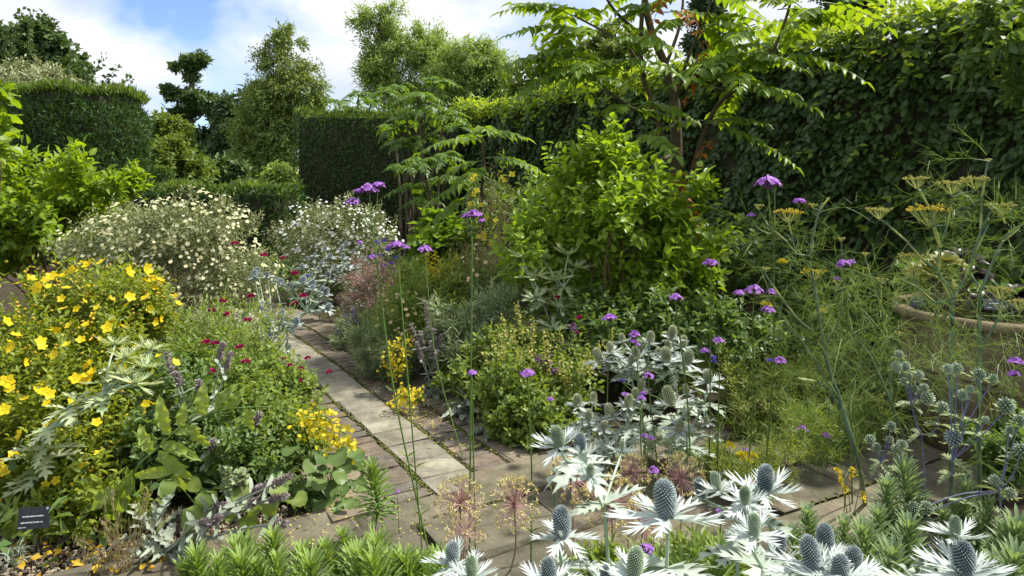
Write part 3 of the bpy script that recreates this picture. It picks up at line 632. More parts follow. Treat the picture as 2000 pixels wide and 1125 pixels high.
hedge_leaves(bh, pts, np.tile(A([hn[0], hn[1], 0]), (n, 1)), 'beech', 'beech', .08, .059, 300)
n = 7000; s = U(0, hlen, n); d = U(-.75, .1, n); z = HT-.1+.12*np.sin(s*1.3)+.08*np.sin(s*3.9)+rng.normal(0, .07, n)+.13*U(0, 1, n)**3
pts = np.stack([HA[0]+hd[0]*s+hn[0]*d, HA[1]+hd[1]*s+hn[1]*d, z], -1)
hedge_leaves(bh, pts, np.tile(A([hn[0]*.25, hn[1]*.25, .9]), (n, 1)), 'beech', 'beech_young_lit', .09, .062, 60, .05, 'young_lit_foliage', .5)  # sunlight on the top is put into these brighter leaves
n = 2600; s = hlen*U(0, 1, n)**1.1; z = HT-.02-.42*U(0, 1, n)**1.7*(1+.4*np.sin(s*2.7)); d = hz(s, z)+rng.normal(.03, .05, n)
pts = np.stack([HA[0]+hd[0]*s+hn[0]*d, HA[1]+hd[1]*s+hn[1]*d, z], -1)
hedge_leaves(bh, pts, np.tile(A([hn[0], hn[1], .4]), (n, 1)), 'beech', 'beech_young_lit', .09, .062, 120, .25, 'lit_fringe', .45)  # bright band below the top edge: sunlight painted by leaf colour
n = 240; c = 60; s = np.repeat(hlen*U(.1, .75, c), 4)+rng.normal(0, .06, n); z = np.repeat(U(.7, HT-.2, c), 4)+rng.normal(0, .05, n); d = hz(s, z)+.1+rng.normal(0, .02, n)
pts = np.stack([HA[0]+hd[0]*s+hn[0]*d, HA[1]+hd[1]*s+hn[1]*d, z], -1)
hedge_leaves(bh, pts, np.tile(A([hn[0], hn[1], 0]), (n, 1)), 'beech', 'beech_young_lit', .085, .06, 60, .2, 'young_shoots', .5)
n = 110; s = 3.0+rng.normal(0, .28, n); z = HT-.55+rng.normal(0, .13, n); d = hz(s, z)+.09+rng.normal(0, .03, n)
pts = np.stack([HA[0]+hd[0]*s+hn[0]*d, HA[1]+hd[1]*s+hn[1]*d, z], -1)
hedge_leaves(bh, pts, np.tile(A([hn[0], hn[1], 0]), (n, 1)), 'beech', 'beech_dead', .07, .045, 40, .6, 'dead_leaves', .6)
b = MB()
for s in np.arange(.3, hlen, .45):
    p = HA+hd*s-hn*.35; b.tube([A([p[0], p[1], 0.]), A([p[0]+U(-.1, .1), p[1], 1.5]), A([p[0], p[1], HT-.2])], .035, .012, 5)
b.build('trunks', 'bark_grey', bh)

def yew(name, label, poly, zt, n, top_round=.25, core_in=.16, k=0, L=.13, W=.045):
    poly = A(poly, float); ctr = poly.mean(0); t = thing(name, label, 'hedge', (ctr[0], ctr[1], 0))
    b = MB(); prism(b, ctr+(poly-ctr)*(1-core_in/np.linalg.norm(poly-ctr, axis=1, keepdims=True)), 0, zt-.14); b.build('inner_core', 'hedge_core', t, False)  # solid dark prism added behind the sprays against see-through
    nx = np.roll(poly, -1, 0); ln = np.linalg.norm(nx-poly, axis=1); k_ = rng.choice(len(poly), n, p=ln/ln.sum()); f = U(0, 1, n)[:, None]
    xy = poly[k_]*(1-f)+nx[k_]*f; e = unit(nx-poly)[k_]; nr = np.stack([e[:, 1], -e[:, 0]], -1); sg = np.sign(np.sum(nr*(xy-ctr), 1, keepdims=True)); nr = nr*sg
    vis = np.sum(nr*(-xy), 1) > -2.5; xy, nr = xy[vis], nr[vis]; m = len(xy); z = U(0, zt, m)
    curve = np.clip((z-(zt-top_round))/top_round, 0, 1); inn = top_round*.6*curve**2
    dd = rng.normal(0, .03, m)+.035*np.sin(z*7+xy[:, 0]*6)-inn
    p = np.concatenate([xy+nr*dd[:, None], z[:, None]], 1); N = np.concatenate([nr, np.zeros((m, 1))], 1)
    D = unit(N*.4+A([0, 0, .6])+rng.normal(0, .5, (m, 3))); pieces(t, 'needle', 'yew', p, frames(D, N+rng.normal(0, .5, N.shape), L*U(.6, 1.3, m), W), k, name='spray')
    m = n//4; lo, hi = poly.min(0), poly.max(0); q = lo+(hi-lo)*U(0, 1, (m*2, 2)); q = ctr+(q-ctr)*.98
    ins = np.ones(len(q), bool)
    for a, c in zip(poly, np.roll(poly, -1, 0)):
        cr_ = (c[0]-a[0])*(q[:, 1]-a[1])-(c[1]-a[1])*(q[:, 0]-a[0]); cc = (c[0]-a[0])*(ctr[1]-a[1])-(c[1]-a[1])*(ctr[0]-a[0]); ins &= cr_*cc > 0
    q = q[ins][:m]; m = len(q); p = np.concatenate([q, (zt-.06+rng.normal(0, .04, m)+.05*np.sin(q[:, 0]*5+q[:, 1]*3))[:, None]], 1)
    D = unit(A([0, 0, 1.])+rng.normal(0, .45, (m, 3))); pieces(t, 'needle', 'yew_tip', p, frames(D, rdir(m), L*U(.6, 1.5, m), W), 0, mass='young_shoots')
    b = MB(); b.tube([A([ctr[0], ctr[1], 0.]), A([ctr[0], ctr[1], zt-.3])], .12, .05, 6); b.build('trunk', 'bark', t)
    return t
def disc(cx, cy, rx, ry, n=18): return [(cx+rx*math.cos(a), cy+ry*math.sin(a)) for a in np.arange(n)*2*math.pi/n]
Yd = 14.6; c = Pz(153, Yd, 0)
yew('yew_drum', 'broad clipped yew drum with shaggy top on the left', disc(c[0], c[1], 1.32, 1.25), 3.5, 26000, .7, L=.14, W=.034)
Yd = 14.2; a0, a1 = Pz(569, Yd, 0), Pz(745, Yd, 0)
yew('yew_block', 'sharply clipped dark yew block with flat top in the middle', [(a0[0], Yd), (a1[0]+1.75, Yd+.3), (a1[0]+1.75, Yd+2.2), (a0[0]+.25, Yd+2.2), (a0[0]-.02, Yd+.3)], 3.08, 24000, .12, L=.1, W=.03)
Yd = 12.6; a0, a1 = Pz(285, Yd, 0), Pz(560, Yd, 0)
yew('low_hedge', 'low clipped hedge running between the two tall yews', [(a0[0]-1, Yd+.2), (a1[0]-.1, Yd), (a1[0], Yd+.25), (a1[0], Yd+1.1), (a0[0]-1, Yd+1.3)], 1.5, 9000, .15, L=.12, W=.045)
Yd = 20.; c = Pz(320, Yd, 0)
yew('clipped_column', 'small dark clipped column beneath the pale bush', disc(c[0], c[1], .22, .22, 10), 1.92, 1800, .1, .08, L=.12)

# ------------------------------------------------------------------ trees and shrubs of the borders
def frond(t, p0, d, length, pairs, L, W, mat, ind=False, droop=.35, r=.006, stalk='stem_green', name='leaf_stalk', tm='ovate', up=(0, 0, 1.)):
    """a pinnate leaf: stalk with leaflets in pairs"""
    d = unit(A(d, float)); s = np.linspace(0, 1, 9)
    c = p0+d*(s*length)[:, None]+A([0, 0, -1.])*(droop*length*s**2)[:, None]
    b = MB(); b.tube(c, r, r*.4, 4, .6); st = b.build(name, stalk, t)
    f = np.linspace(.18, .97, pairs); T, D, N = [], [], []
    tang = unit(np.gradient(c, axis=0))
    for q in f:
        pt = A([np.interp(q, s, c[:, i]) for i in range(3)]); tg = A([np.interp(q, s, tang[:, i]) for i in range(3)]); sd = unit(np.cross(tg, A(up)))
        nn = unit(np.cross(sd, tg))
        for sg in (-1, 1):
            T.append(pt+rng.normal(0, .004, 3)); D.append(sd*sg*.85+tg*.55-nn*.22+rng.normal(0, .1, 3)); N.append(nn+rng.normal(0, .18, 3))
    T.append(c[-1]); D.append(tang[-1]); N.append(A(up))
    n = len(T); sz = A([math.sin(math.pi*(.25+.62*q)) for q in np.repeat(f, 2)]+[.8])*L*U(.88, 1.12, n)
    pieces(st, tm, mat, A(T), frames(A(D), A(N), sz, sz*W/L), n if ind else 0, 'leaflet', 'leaflets')
    return st
# aralia by the hedge: forking trunk and big pinnate leaves
Y = 6.9; base = Pz(1322, Y, 0)
ar = thing('aralia_tree', 'open tree with forking bare trunk and large feathered leaves before the hedge', 'tree', base)
def stemlist(t, lst, r0s, mat, name='limb', Yd=None):
    for pts, (r0, r1) in zip(lst, r0s):
        b = MB(); b.tube(spline([P(*p) if len(p) == 3 else P(p[0], p[1], Yd) for p in pts], 6), r0, r1, 8); b.build(name, mat, t)
b = MB(); b.tube(spline([base, P(1318, 560, Y), P(1312, 430, Y), P(1322, 300, Y), P(1318, 195, Y)], 6), .075, .052, 9); b.build('trunk', 'bark', ar)
stemlist(ar, [[(1318, 200), (1300, 130), (1272, 60), (1258, -10), (1250, -70)], [(1316, 330), (1285, 240), (1256, 150), (1252, 60), (1262, -40)], [(1318, 200), (1345, 110, 6.7), (1372, 50, 6.6), (1398, -30, 6.5)],
   [(1325, 420), (1385, 235, 6.6), (1440, 170, 6.4), (1505, 105, 6.3), (1540, 20, 6.2), (1552, -50, 6.2)], [(1282, 235), (1225, 205, 6.6), (1175, 165, 6.4), (1130, 110, 6.3)], [(1260, 150), (1225, 90, 6.6), (1195, 70, 6.5), (1120, 30, 6.4)],
   [(1254, 70), (1200, 20, 6.6), (1165, -40, 6.5)], [(1300, 130), (1330, 40, 7), (1335, -50, 7)], [(1312, 300), (1280, 320, 6.4), (1240, 330, 6.1)]],
   [(.048, .028), (.032, .02), (.02, .01), (.026, .01), (.018, .008), (.022, .009), (.02, .009), (.02, .01), (.02, .009)], 'bark', 'limb', Y)
cl = [(1130, 110, 6.3), (1120, 30, 6.4), (1165, -30, 6.5), (1195, 75, 6.5), (1250, -40, 6.8), (1262, 20, 6.8), (1398, -20, 6.5), (1372, 50, 6.6), (1540, 20, 6.2), (1505, 105, 6.3), (1440, 170, 6.4), (1335, -20, 7), (1240, 330, 6.1), (1225, 205, 6.6), (1385, 235, 6.6), (1150, 150, 6.3), (1210, 130, 6.4), (1600, 20, 6.0), (1480, 60, 6.3), (1400, 130, 6.4), (1450, 90, 6.3), (1230, 270, 6.3), (1100, 70, 6.3)]
q = 0
for x, y, yy in cl:
    for j in range(4 if y < 200 else 3):
        a = U(0, 2*math.pi); dv = A([math.cos(a)*1.0, math.sin(a)*.8-.25, U(-.05, .45)])
        frond(ar, P(x, y, yy)+rng.normal(0, .05, 3), dv, U(.45, .8), rng.integers(7, 11), .16, .085, 'aralia', ind=(q % 7 == 0), droop=U(.25, .55)); q += 1
for x, y, dv in ((1140, 60, (-1, -.3, .25)), (1110, 105, (-1, -.4, .05)), (1130, 125, (-.9, -.5, -.2)), (1130, 20, (-1, -.2, .3)), (1180, 140, (-.9, -.5, -.1)), (1440, 150, (-.3, -1, .1)), (1420, 165, (.8, -.7, 0)), (1500, 120, (-.9, -.4, .1)), (1385, 240, (.9, -.5, -.2))):
    frond(ar, P(x, y, 6.3), dv,   .75, 11, .17, .08, 'aralia', True, .35)
for x, y in ((1310, 20), (1300, -5), (1330, 15), (1318, 330), (1335, 380), (1390, 270), (1370, 120), (1375, 100)):
    frond(ar, P(x, y, 6.5), A([U(-1, 1), -.6, -.3]), .3, 5, .1, .05, 'aralia_red', y > 300, .9, stalk='twig')
# sapling with long drooping pinnate leaves
Y = 7.6; base = Pz(930, Y, 0); sp = thing('aralia_sapling', 'slender sapling with long arching pinnate leaves in front of the hedge', 'tree', base)
b = MB(); b.tube(spline([base, P(938, 420, Y), P(945, 330, Y), P(942, 270, Y)], 6), .03, .015, 6); b.build('trunk', 'bark', sp)
for x, y, dv, ln in ((945, 275, (-1, -.35, .25), .75), (940, 268, (1, -.3, .45), .55), (945, 310, (1, -.4, .2), .72), (945, 315, (-1, -.3, .05), .5), (942, 350, (-1, -.5, .0), .62), (942, 352, (1, -.6, .05), .5), (940, 262, (.2, -1, .5), .5), (940, 380, (-1, -.6, -.1), .65), (945, 385, (.8, -.6, 0), .5), (940, 270, (-.6, .8, .4), .5), (943, 330, (-.4, -1, .1), .5)):
    frond(sp, P(x, y, Y), dv, ln, 11, .18, .075, 'aralia', True, .42, .008)
# sumac clumps in front of the yew block
for lb, x, Y, tops in (('multi stemmed sumac with dark underside beside the yew block', 800, 12., [(795, 235), (850, 165), (830, 215), (785, 280), (870, 230), (770, 255), (830, 270), (815, 190), (890, 250)]),
                       ('sumac tops showing above the yew block', 720, 17.5, [(660, 200), (700, 185), (750, 180), (725, 200), (780, 170), (680, 215)]),
                       ('low sumac shoots with long shaded leaves under the hedge', 840, 11., [(820, 320), (790, 330), (860, 310), (800, 370), (870, 350), (830, 390)])):
    base = Pz(x, Y, 0); t = thing('sumac', lb, 'shrub', base)
    for i, (tx, ty) in enumerate(tops):
        b = MB(); tip = P(tx, ty, Y+U(-.5, .5)); b.tube(spline([base+rng.normal(0, .12, 3)*A([1, 1, 0]), (base+tip)/2+A([U(-.3, .3), 0, .1]), tip], 6), .032, .016, 6); b.build('stem', 'bark', t)
        for j in range(9):
            a = j*2.4+U(0, .5); frond(t, tip, (math.cos(a), math.sin(a), U(.2, 1.3)), U(.34, .55), 9, .15, .05, 'sumac', False, .6, .007, tm='lance')
# lime green shrub
Y = 5.7
lime, lb_ = shrub('lime_shrub', 'large lime green leafy shrub in the middle of the right border', 'shrub', Pz(1200, Y, 0),
  blobs_of([(1150, 350, 60, 72), (1090, 440, 90, 70), (1210, 410, 110, 90), (1150, 500, 150, 90), (1320, 480, 70, 100), (1335, 390, 34, 70), (1270, 560, 120, 70), (1010, 480, 50, 45), (1180, 300, 40, 30), (1380, 470, 30, 60), (1120, 290, 26, 24)], Y), 'ovate', 'lime', .078, .047, 1050, 7, 300, .3, .55, .4, nst=26, sr=.014)
# dark leaves under and right of it
shrub('rose_bush', 'dark green bush with rounded leaflets against the hedge foot', 'shrub', Pz(1440, 6.2, 0), blobs_of([(1420, 480, 60, 50), (1440, 560, 70, 60), (1500, 600, 70, 60), (1400, 560, 50, 60)], 6.2), 'ovate', 'herb_dark', .06, .042, 420, 7, 60, .25, nst=14)
# left border
shrub('green_shrub', 'bright yellow green leafy shrub below the yew drum', 'shrub', Pz(90, 7.4, 0), blobs_of([(60, 400, 80, 80), (150, 370, 70, 62), (205, 350, 40, 46), (40, 470, 80, 60), (130, 440, 110, 70), (115, 300, 16, 26), (165, 310, 16, 22), (30, 350, 50, 40), (240, 380, 36, 34), (-40, 430, 80, 100)], 7.4), 'ovate', 'green', .095, .05, 850, 8, 300, .34, .7, .45, nst=22, sr=.014)
t, _ = shrub('maple_sapling', 'sapling with bright leaves cut off by the left edge', 'tree', Pz(-90, 5.6, 0), blobs_of([(-40, 170, 36, 44), (-30, 240, 34, 40), (-45, 300, 45, 40), (-5, 205, 16, 20), (-40, 380, 40, 60)], 5.6), 'beech', 'green', .1, .075, 80, 6, 40, .25, nst=3, sr=.005)
sh, bl = shrub('cream_flowered_shrub', 'wide shrub covered in small cream flowers', 'shrub', Pz(330, 6.6, 0),
  blobs_of([(330, 440, 130, 46), (250, 480, 120, 55), (420, 460, 90, 60), (380, 540, 120, 70), (470, 540, 70, 60), (180, 490, 70, 40), (300, 560, 110, 60), (400, 610, 100, 60), (290, 420, 50, 26), (390, 400, 40, 26)], 6.6), 'lance', 'cistus', .045, .014, 2700, 8, 0, .16, .7, .4, nst=40, sr=.006)
p, n_ = front_shell(bl, 700); flowers_on(sh, p+n_*.01, n_, 'flower5flat', 'cream', .0175, 300)
sh, bl = shrub('white_flowered_shrub', 'shrub dotted with tiny white flowers before the yew block', 'shrub', Pz(650, 9.2, 0),
  blobs_of([(650, 440, 95, 42), (600, 470, 60, 40), (720, 465, 60, 40), (640, 410, 40, 22), (660, 500, 90, 40)], 9.2), 'lance', 'cistus', .05, .016, 1300, 8, 0, .18, .7, .4, nst=26, sr=.006)
p, n_ = front_shell(bl, 330); flowers_on(sh, p+n_*.01, n_, 'flower5flat', 'white', .019, 300)
hb = blobs_of([(200, 590, 110, 62, 4.5), (100, 630, 100, 90, 4.2), (60, 730, 110, 90, 3.9), (180, 730, 110, 90, 4.0), (250, 640, 70, 55, 4.5), (120, 850, 130, 90, 3.6), (200, 870, 90, 80, 3.7), (20, 900, 70, 80, 3.5), (110, 930, 110, 60, 3.4), (290, 600, 38, 38, 4.5), (250, 760, 70, 70, 4.0)], 4)
hy, _ = shrub('yellow_flowered_bush', 'bush full of large golden yellow flowers in the left foreground', 'shrub', Pz(110, 3.9, 0), hb, 'ovate', 'hyper', .042, .02, 2600, 9, 300, .2, .6, .35, nst=46, sr=.005)
hf = [(172,517),(142,526),(101,541),(121,541),(74,563),(286,525),(251,532),(285,580),(254,580),(123,603),(249,596),(199,512),(14,628),(82,677),(105,693),(158,664),(131,674),(174,713),(181,725),(21,679),(169,740),(130,562),(147,741),(343,708),(20,760),(40,849),(188,826),(156,846),(160,912),(196,887),(284,789),(277,807),(71,766),(14,745),(11,920),(226,865),(174,733),(85,764),(291,856),(60,545),(30,655),(48,708),(210,640),(300,540),(96,770),(8,800),(140,790),(240,720)]
pts, nn = [], []
for x, y in hf:                                       # onto the skin of the bush
    o = CAMP; d = unit(P(x, y, 4)-CAMP); best = 4.3
    for c_, r_ in hb:
        e = (o-c_)/r_; f = d/r_; aa, bb, cc = f@f, e@f, e@e-1; D_ = bb*bb-aa*cc
        if D_ > 0: best = min(best, (-bb-math.sqrt(D_))/aa)
    pts.append(o+d*(best-.05)); nn.append(unit(-d*U(.2, .9)+A([U(-.8, .8), U(-.5, .5), U(.0, 1.)])))
flowers_on(hy, A(pts), A(nn), 'flower5', 'hyper_flower', .029, 300)
p, n_ = front_shell(hb, 75); flowers_on(hy, p+n_*.03, unit(n_+rng.normal(0, .5, n_.shape)), 'flower5', 'hyper_flower', .026, 100)
p, n_ = front_shell(hb, 330); pieces(hy, 'blob', 'hyper_bud', p+n_*.015, frames(n_, rdir(len(p)), .011, .007), 0, mass='buds')

# ------------------------------------------------------------------ herbs and perennials
def herb(name, label, base, bl, tm, mat, L, W, n, per, k=0, tl=.1, cat='plant', group=None, up=.7, shell=.2, nst=16, sr=.004, wood='stem_green', spread=.8):
    return shrub(name, label, cat, base, bl, tm, mat, L, W, n, per, k, tl, up, shell, wood, nst, sr, group, spread)
def spires(t, tops, base, mat, fl_mat, h, n, sz, r=.003, stem='stem_green', jit=.012, name='flower_spike', tm='card', lean=.1):
    """upright stems, each with a spike of small flowers"""
    for tp in tops:
        bb = A([tp[0]+(base[0]-tp[0])*.6+rng.normal(0, .04), tp[1]+(base[1]-tp[1])*.6+rng.normal(0, .04), 0.])
        c = spline([bb, (bb+tp)/2+rng.normal(0, .02, 3), tp], 8); b = MB(); b.tube(c, r, r*.6, 4); so = b.build('stem', stem, t)
        d = unit(c[-1]-c[-4]); f = U(0, 1, n); q = tp-d*(f*h)[:, None]+rng.normal(0, jit, (n, 3))*(.4+.6*f)[:, None]
        b = MB(); rd = rdir(n); b.inst(TM[tm], frames(unit(rd+d*.4), rdir(n), sz*U(.7, 1.2, n), sz*.7), q); b.build(name, fl_mat, so, kind='stuff')
# grey woolly spikes
def stachys(label, base, spikes, leaves, group=None, sz=.013):
    t = thing('lambs_ear', label, 'plant', base, group); base = A([base[0], base[1], 0.])
    for s in spikes:
        tip, foot, h = s[0], (s[2] if len(s) > 2 else base+rng.normal(0, .03, 3)*A([1, 1, 0])), s[1]
        c = spline([foot, foot*.45+tip*.55+rng.normal(0, .015, 3)+A([0, 0, .02]), tip], 8); b = MB(); b.tube(c, .006, .004, 5); so = b.build('stem', 'stachys', t)
        d = unit(c[-1]-c[-3]); b = MB()
        for w in range(7):                            # whorls
            q = tip-d*h*w/7; m = 26; rr = unit(np.cross(np.tile(d, (m, 1)), rdir(m))); R = frames(unit(rr+d*.5), rdir(m), sz*1.3*(1-.06*(6-w)), sz*.8)
            b.inst(TM['ovate'], R, q+rr*.004+rng.normal(0, .004, (m, 3)))
        b.build('flower_spike', 'stachys_flower', so, kind='stuff')
        for w in range(3):
            q = c[5+w*4]; sd = unit(np.cross(d, rdir(1)[0])); T = A([q, q]); pieces(so, 'strap', 'stachys', T, frames(A([sd+d*.3, -sd+d*.3]), A([d, d]), .07, .022), 2, 'leaf')
    if leaves:
        n = leaves; a = U(0, 2*math.pi, n); el = U(.2, 1.1, n); D = np.stack([np.cos(a)*np.cos(el), np.sin(a)*np.cos(el), np.sin(el)], -1)
        T = base+np.stack([np.cos(a), np.sin(a), 0*a], -1)*U(.0, .09, n)[:, None]+A([0, 0, .015])
        pieces(t, 'big', 'stachys', T, frames(D, A([0, 0, 1.])+rng.normal(0, .2, (n, 3)), U(.09, .16, n), U(.03, .05, n)), n, 'leaf')
    return t
stachys('grey woolly flower spikes leaning over the paving edge at front left', G(330, 1080), [(P(444, 985, 2.95), .09), (P(519, 948, 2.9), .08), (P(566, 930, 2.85), .1), (P(558, 968, 2.85), .09), (P(408, 1020, 2.8), .07), (P(508, 975, 2.85), .06), (P(560, 1022, 2.8), .07), (P(430, 1010, 2.8), .06)], 14)
stachys('upright grey woolly spikes among the greenery left of the path', G(400, 965), [(P(326, 690, 3.5), .13), (P(388, 745, 3.4), .1), (P(508, 808, 3.4), .09), (P(416, 860, 3.3), .09), (P(450, 690, 3.6), .1), (P(435, 670, 3.6), .1), (P(345, 730, 3.5), .07)], 10)
stachys('tall grey woolly spikes at the right edge of the path', G(850, 775), [(P(804, 635, 5.2), .2), (P(822, 650, 5.2), .16), (P(835, 625, 5.25), .2), (P(848, 645, 5.2), .2), (P(832, 590, 5.3), .16), (P(862, 655, 5.2), .14), (P(815, 670, 5.1), .14), (P(852, 690, 5.1), .14), (P(842, 670, 5.15), .14)], 12, sz=.016)
for lb, px, py, n in (('pale felted leaf rosette on the path edge', 910, 815, 26), ('drooping felted leaves beside the dark herbs at the path', 955, 852, 12), ('felted grey leaves by the front gravel', 300, 1052, 16)):
    q = G(px, py); t = thing('lambs_ear', lb, 'plant', q); a = U(0, 2*math.pi, n); el = U(.05, 1.2, n)
    D = np.stack([np.cos(a)*np.cos(el), np.sin(a)*np.cos(el), np.sin(el)], -1); T = q+A([0, 0, .02])+D*U(0, .08, n)[:, None]
    pieces(t, 'big', 'stachys', T, frames(D, A([0, 0, 1.])+rng.normal(0, .25, (n, 3)), U(.1, .17, n), U(.04, .06, n)), n, 'leaf')

# sea hollies
def cone(parent, pos, ax, hc, rc, mat, nb, name='flower_head'):
    b = MB(); ax = unit(A(ax, float)); x = unit(np.cross(ax, A([.3, 1, .1]))); y = np.cross(ax, x); Rm = np.stack([x*rc*.93, y*rc*.93, ax*hc*.5*.95], -1)
    ctr = pos+ax*hc*.5; b.inst(TM['ball'], Rm[None], ctr[None], [0.])
    i = np.arange(nb); u = 1-2*(i+.5)/nb; th = i*2.39996; rr = np.sqrt(1-np.abs(u)**2.6)
    q = ctr+(x*np.cos(th)[:, None]+y*np.sin(th)[:, None])*(rc*rr)[:, None]+ax*(u*hc*.5)[:, None]
    nrm = unit((x*np.cos(th)[:, None]+y*np.sin(th)[:, None])*(rr/rc)[:, None]+ax*(np.sign(u)*np.abs(u)**1.6/(hc*.5))[:, None]+ax*.15/rc)
    sz = 2.1*math.sqrt(2*math.pi*rc*hc/nb)*.5
    tm = (A([(-.4, 0, -.4), (.4, 0, -.4), (.4, 0, .4), (-.4, 0, .4), (0, 1.35, 0)], float), A([(0, 1, 4), (1, 2, 4), (2, 3, 4), (3, 0, 4)]))
    R = frames(nrm, rdir(nb), sz, sz); b.inst(tm, R, q, np.full(nb, .5), A([0, 0, 0, 0, 1.]))
    return b.build(name, mat, parent, False)
def holly_head(t, pos, ax, hc, rc, bl_, nb=8, mc='cone_blue', mbr='silver', bumps=170, wide=.38, ind=True, flatn=.12, inner=3):
    h = cone(t, pos, ax, hc, rc, mc, bumps); ax = unit(A(ax, float)); x = unit(np.cross(ax, A([.3, 1, .1]))); y = np.cross(ax, x)
    a = np.arange(nb)*2*math.pi/nb+U(0, 1)+rng.normal(0, .1, nb); el = rng.normal(flatn, .12, nb); L = bl_*U(.75, 1.12, nb)
    if inner:
        a = np.concatenate([a, U(0, 6.28, inner)]); el = np.concatenate([el, U(.45, .8, inner)]); L = np.concatenate([L, bl_*U(.45, .65, inner)])
    rad = x*np.cos(a)[:, None]+y*np.sin(a)[:, None]; D = rad*np.cos(el)[:, None]+ax*np.sin(el)[:, None]; N = ax*np.cos(el)[:, None]-rad*np.sin(el)[:, None]
    n = len(a); R = frames(D, N+rng.normal(0, .12, (n, 3)), L, L*wide*1.1*U(.85, 1.15, n)); T = pos+rad*rc*.35
    pieces(h, 'bract', mbr, T, R, n if ind else 0, 'bract', 'bracts')
    return h
def sea_holly(label, base, node, heads, mc, mstem='stem_silver', mbr='silver', mleaf='silver_leaf', sr=.0055, bl_=.065, hc=.045, rc=.016, bumps=170, group=None, leafL=.09, nleaf=6, ind=True, wide=.38, name='sea_holly', lower=3, flatn=.12):
    """heads: (px, py, Y, scale[, cone material])  pixel = middle of the cone"""
    base = A([base[0], base[1], 0.]); t = thing(name, label, 'plant', base, group)
    nodes_ = node if isinstance(node, list) else [node]
    b = MB(); b.tube(spline([base, (base+nodes_[0])/2+rng.normal(0, .02, 3), nodes_[0]], 6), sr*1.2, sr, 6)
    for i in range(1, len(nodes_)): b.tube(spline([nodes_[0], (nodes_[0]+nodes_[i])/2+A([0, 0, -.01]), nodes_[i]], 5), sr, sr*.8, 6)
    T, D, N, LL = [], [], [], []
    for hd_ in heads:
        x, y, yy, s = hd_[:4]; m = hd_[4] if len(hd_) > 4 else mc; top = P(x, y, yy); nd = min(nodes_, key=lambda q: np.linalg.norm(q-top))
        ax = unit(unit(top-nd)*.5+A([0, 0, 1.])+rng.normal(0, .1, 3)); ft = top-ax*hc*s*.5
        b.tube(spline([nd, (nd+ft)/2+rng.normal(0, .006, 3), ft], 5), sr*.8, sr*.6, 6)
        holly_head(t, ft, ax, hc*s, rc*s*U(.92, 1.1), bl_*s*U(.9, 1.1), rng.integers(7, 10), m, mbr, bumps, wide, ind, flatn)
        if np.linalg.norm(ft-nd) > .12:
            q = (nd+ft)/2
            for j in range(3): a = j*2.1+U(0, 1); T.append(q); D.append(A([math.cos(a), math.sin(a), .3])); N.append(A([0, 0, 1.])); LL.append(leafL*.6*s)
    b.build('stem', mstem, t)
    for nd in nodes_:
        for j in range(nleaf): a = j*6.28/nleaf+U(0, .6); T.append(nd); D.append(A([math.cos(a), math.sin(a), U(-.3, .5)])); N.append(A([0, 0, 1.])+rng.normal(0, .2, 3)); LL.append(leafL)
    for j in range(lower):
        q = base+(nodes_[0]-base)*(.35+.55*j/max(lower, 1))
        for i in range(4): a = i*1.57+U(0, 1); T.append(q); D.append(A([math.cos(a), math.sin(a), U(-.2, .4)])); N.append(A([0, 0, 1.])+rng.normal(0, .2, 3)); LL.append(leafL*1.2)
    if T:
        LL = A(LL)*U(.8, 1.2, len(LL)); pieces(t, 'jag', mleaf, A(T), frames(A(D), A(N), LL, LL*.55), len(T) if ind else 0)
    return t
# the silvery clump of the right border: four plants
SY = 3.75
kw = dict(mc='cone_pale', bl_=.085, hc=.07, rc=.0175, bumps=150, leafL=.13, sr=.007)
sea_holly('silver sea holly with tall cones at the right of the white clump', G(1310, 905), [P(1325, 790, SY), P(1318, 730, SY)], [(1314, 650, SY, 1.05), (1335, 667, SY, .9), (1345, 697, SY-.1, 1.1), (1301, 693, SY-.1, 1.1), (1305, 675, SY+.1, .85), (1328, 832, 3.5, 1)], **kw)
sea_holly('silver sea holly with many pale heads at the top left of the white clump', G(1260, 905), [P(1250, 790, SY), P(1232, 735, SY), P(1262, 720, SY)], [(1270, 660, SY, .95), (1248, 676, SY, .9), (1242, 690, SY-.1, .95), (1235, 706, SY-.1, .9), (1207, 690, SY+.1, .7), (1192, 679, SY, .85), (1167, 693, SY, 1), (1188, 713, SY, .7), (1285, 690, SY+.1, .8), (1215, 660, SY+.15, .7)], **kw)
sea_holly('low silver sea holly at the left foot of the white clump', G(1200, 915), [P(1195, 850, 3.6), P(1150, 835, 3.6), P(1225, 840, 3.55)], [(1128, 782, 3.6, .9), (1159, 778, 3.65, .85), (1150, 811, 3.55, .9), (1191, 803, 3.55, 1.05), (1228, 783, 3.55, .9), (1241, 770, 3.6, .85), (1252, 753, 3.65, .8), (1180, 830, 3.5, .7)], **kw)
sea_holly('silver sea holly with one tall dark cone in the white clump', G(1345, 925), [P(1340, 850, 3.55), P(1375, 790, 3.6)], [(1307, 773, 3.5, 1.35), (1383, 735, 3.55, .95), (1380, 820, 3.5, .6), (1400, 850, 3.5, .5), (1340, 760, 3.6, .7)], **kw)
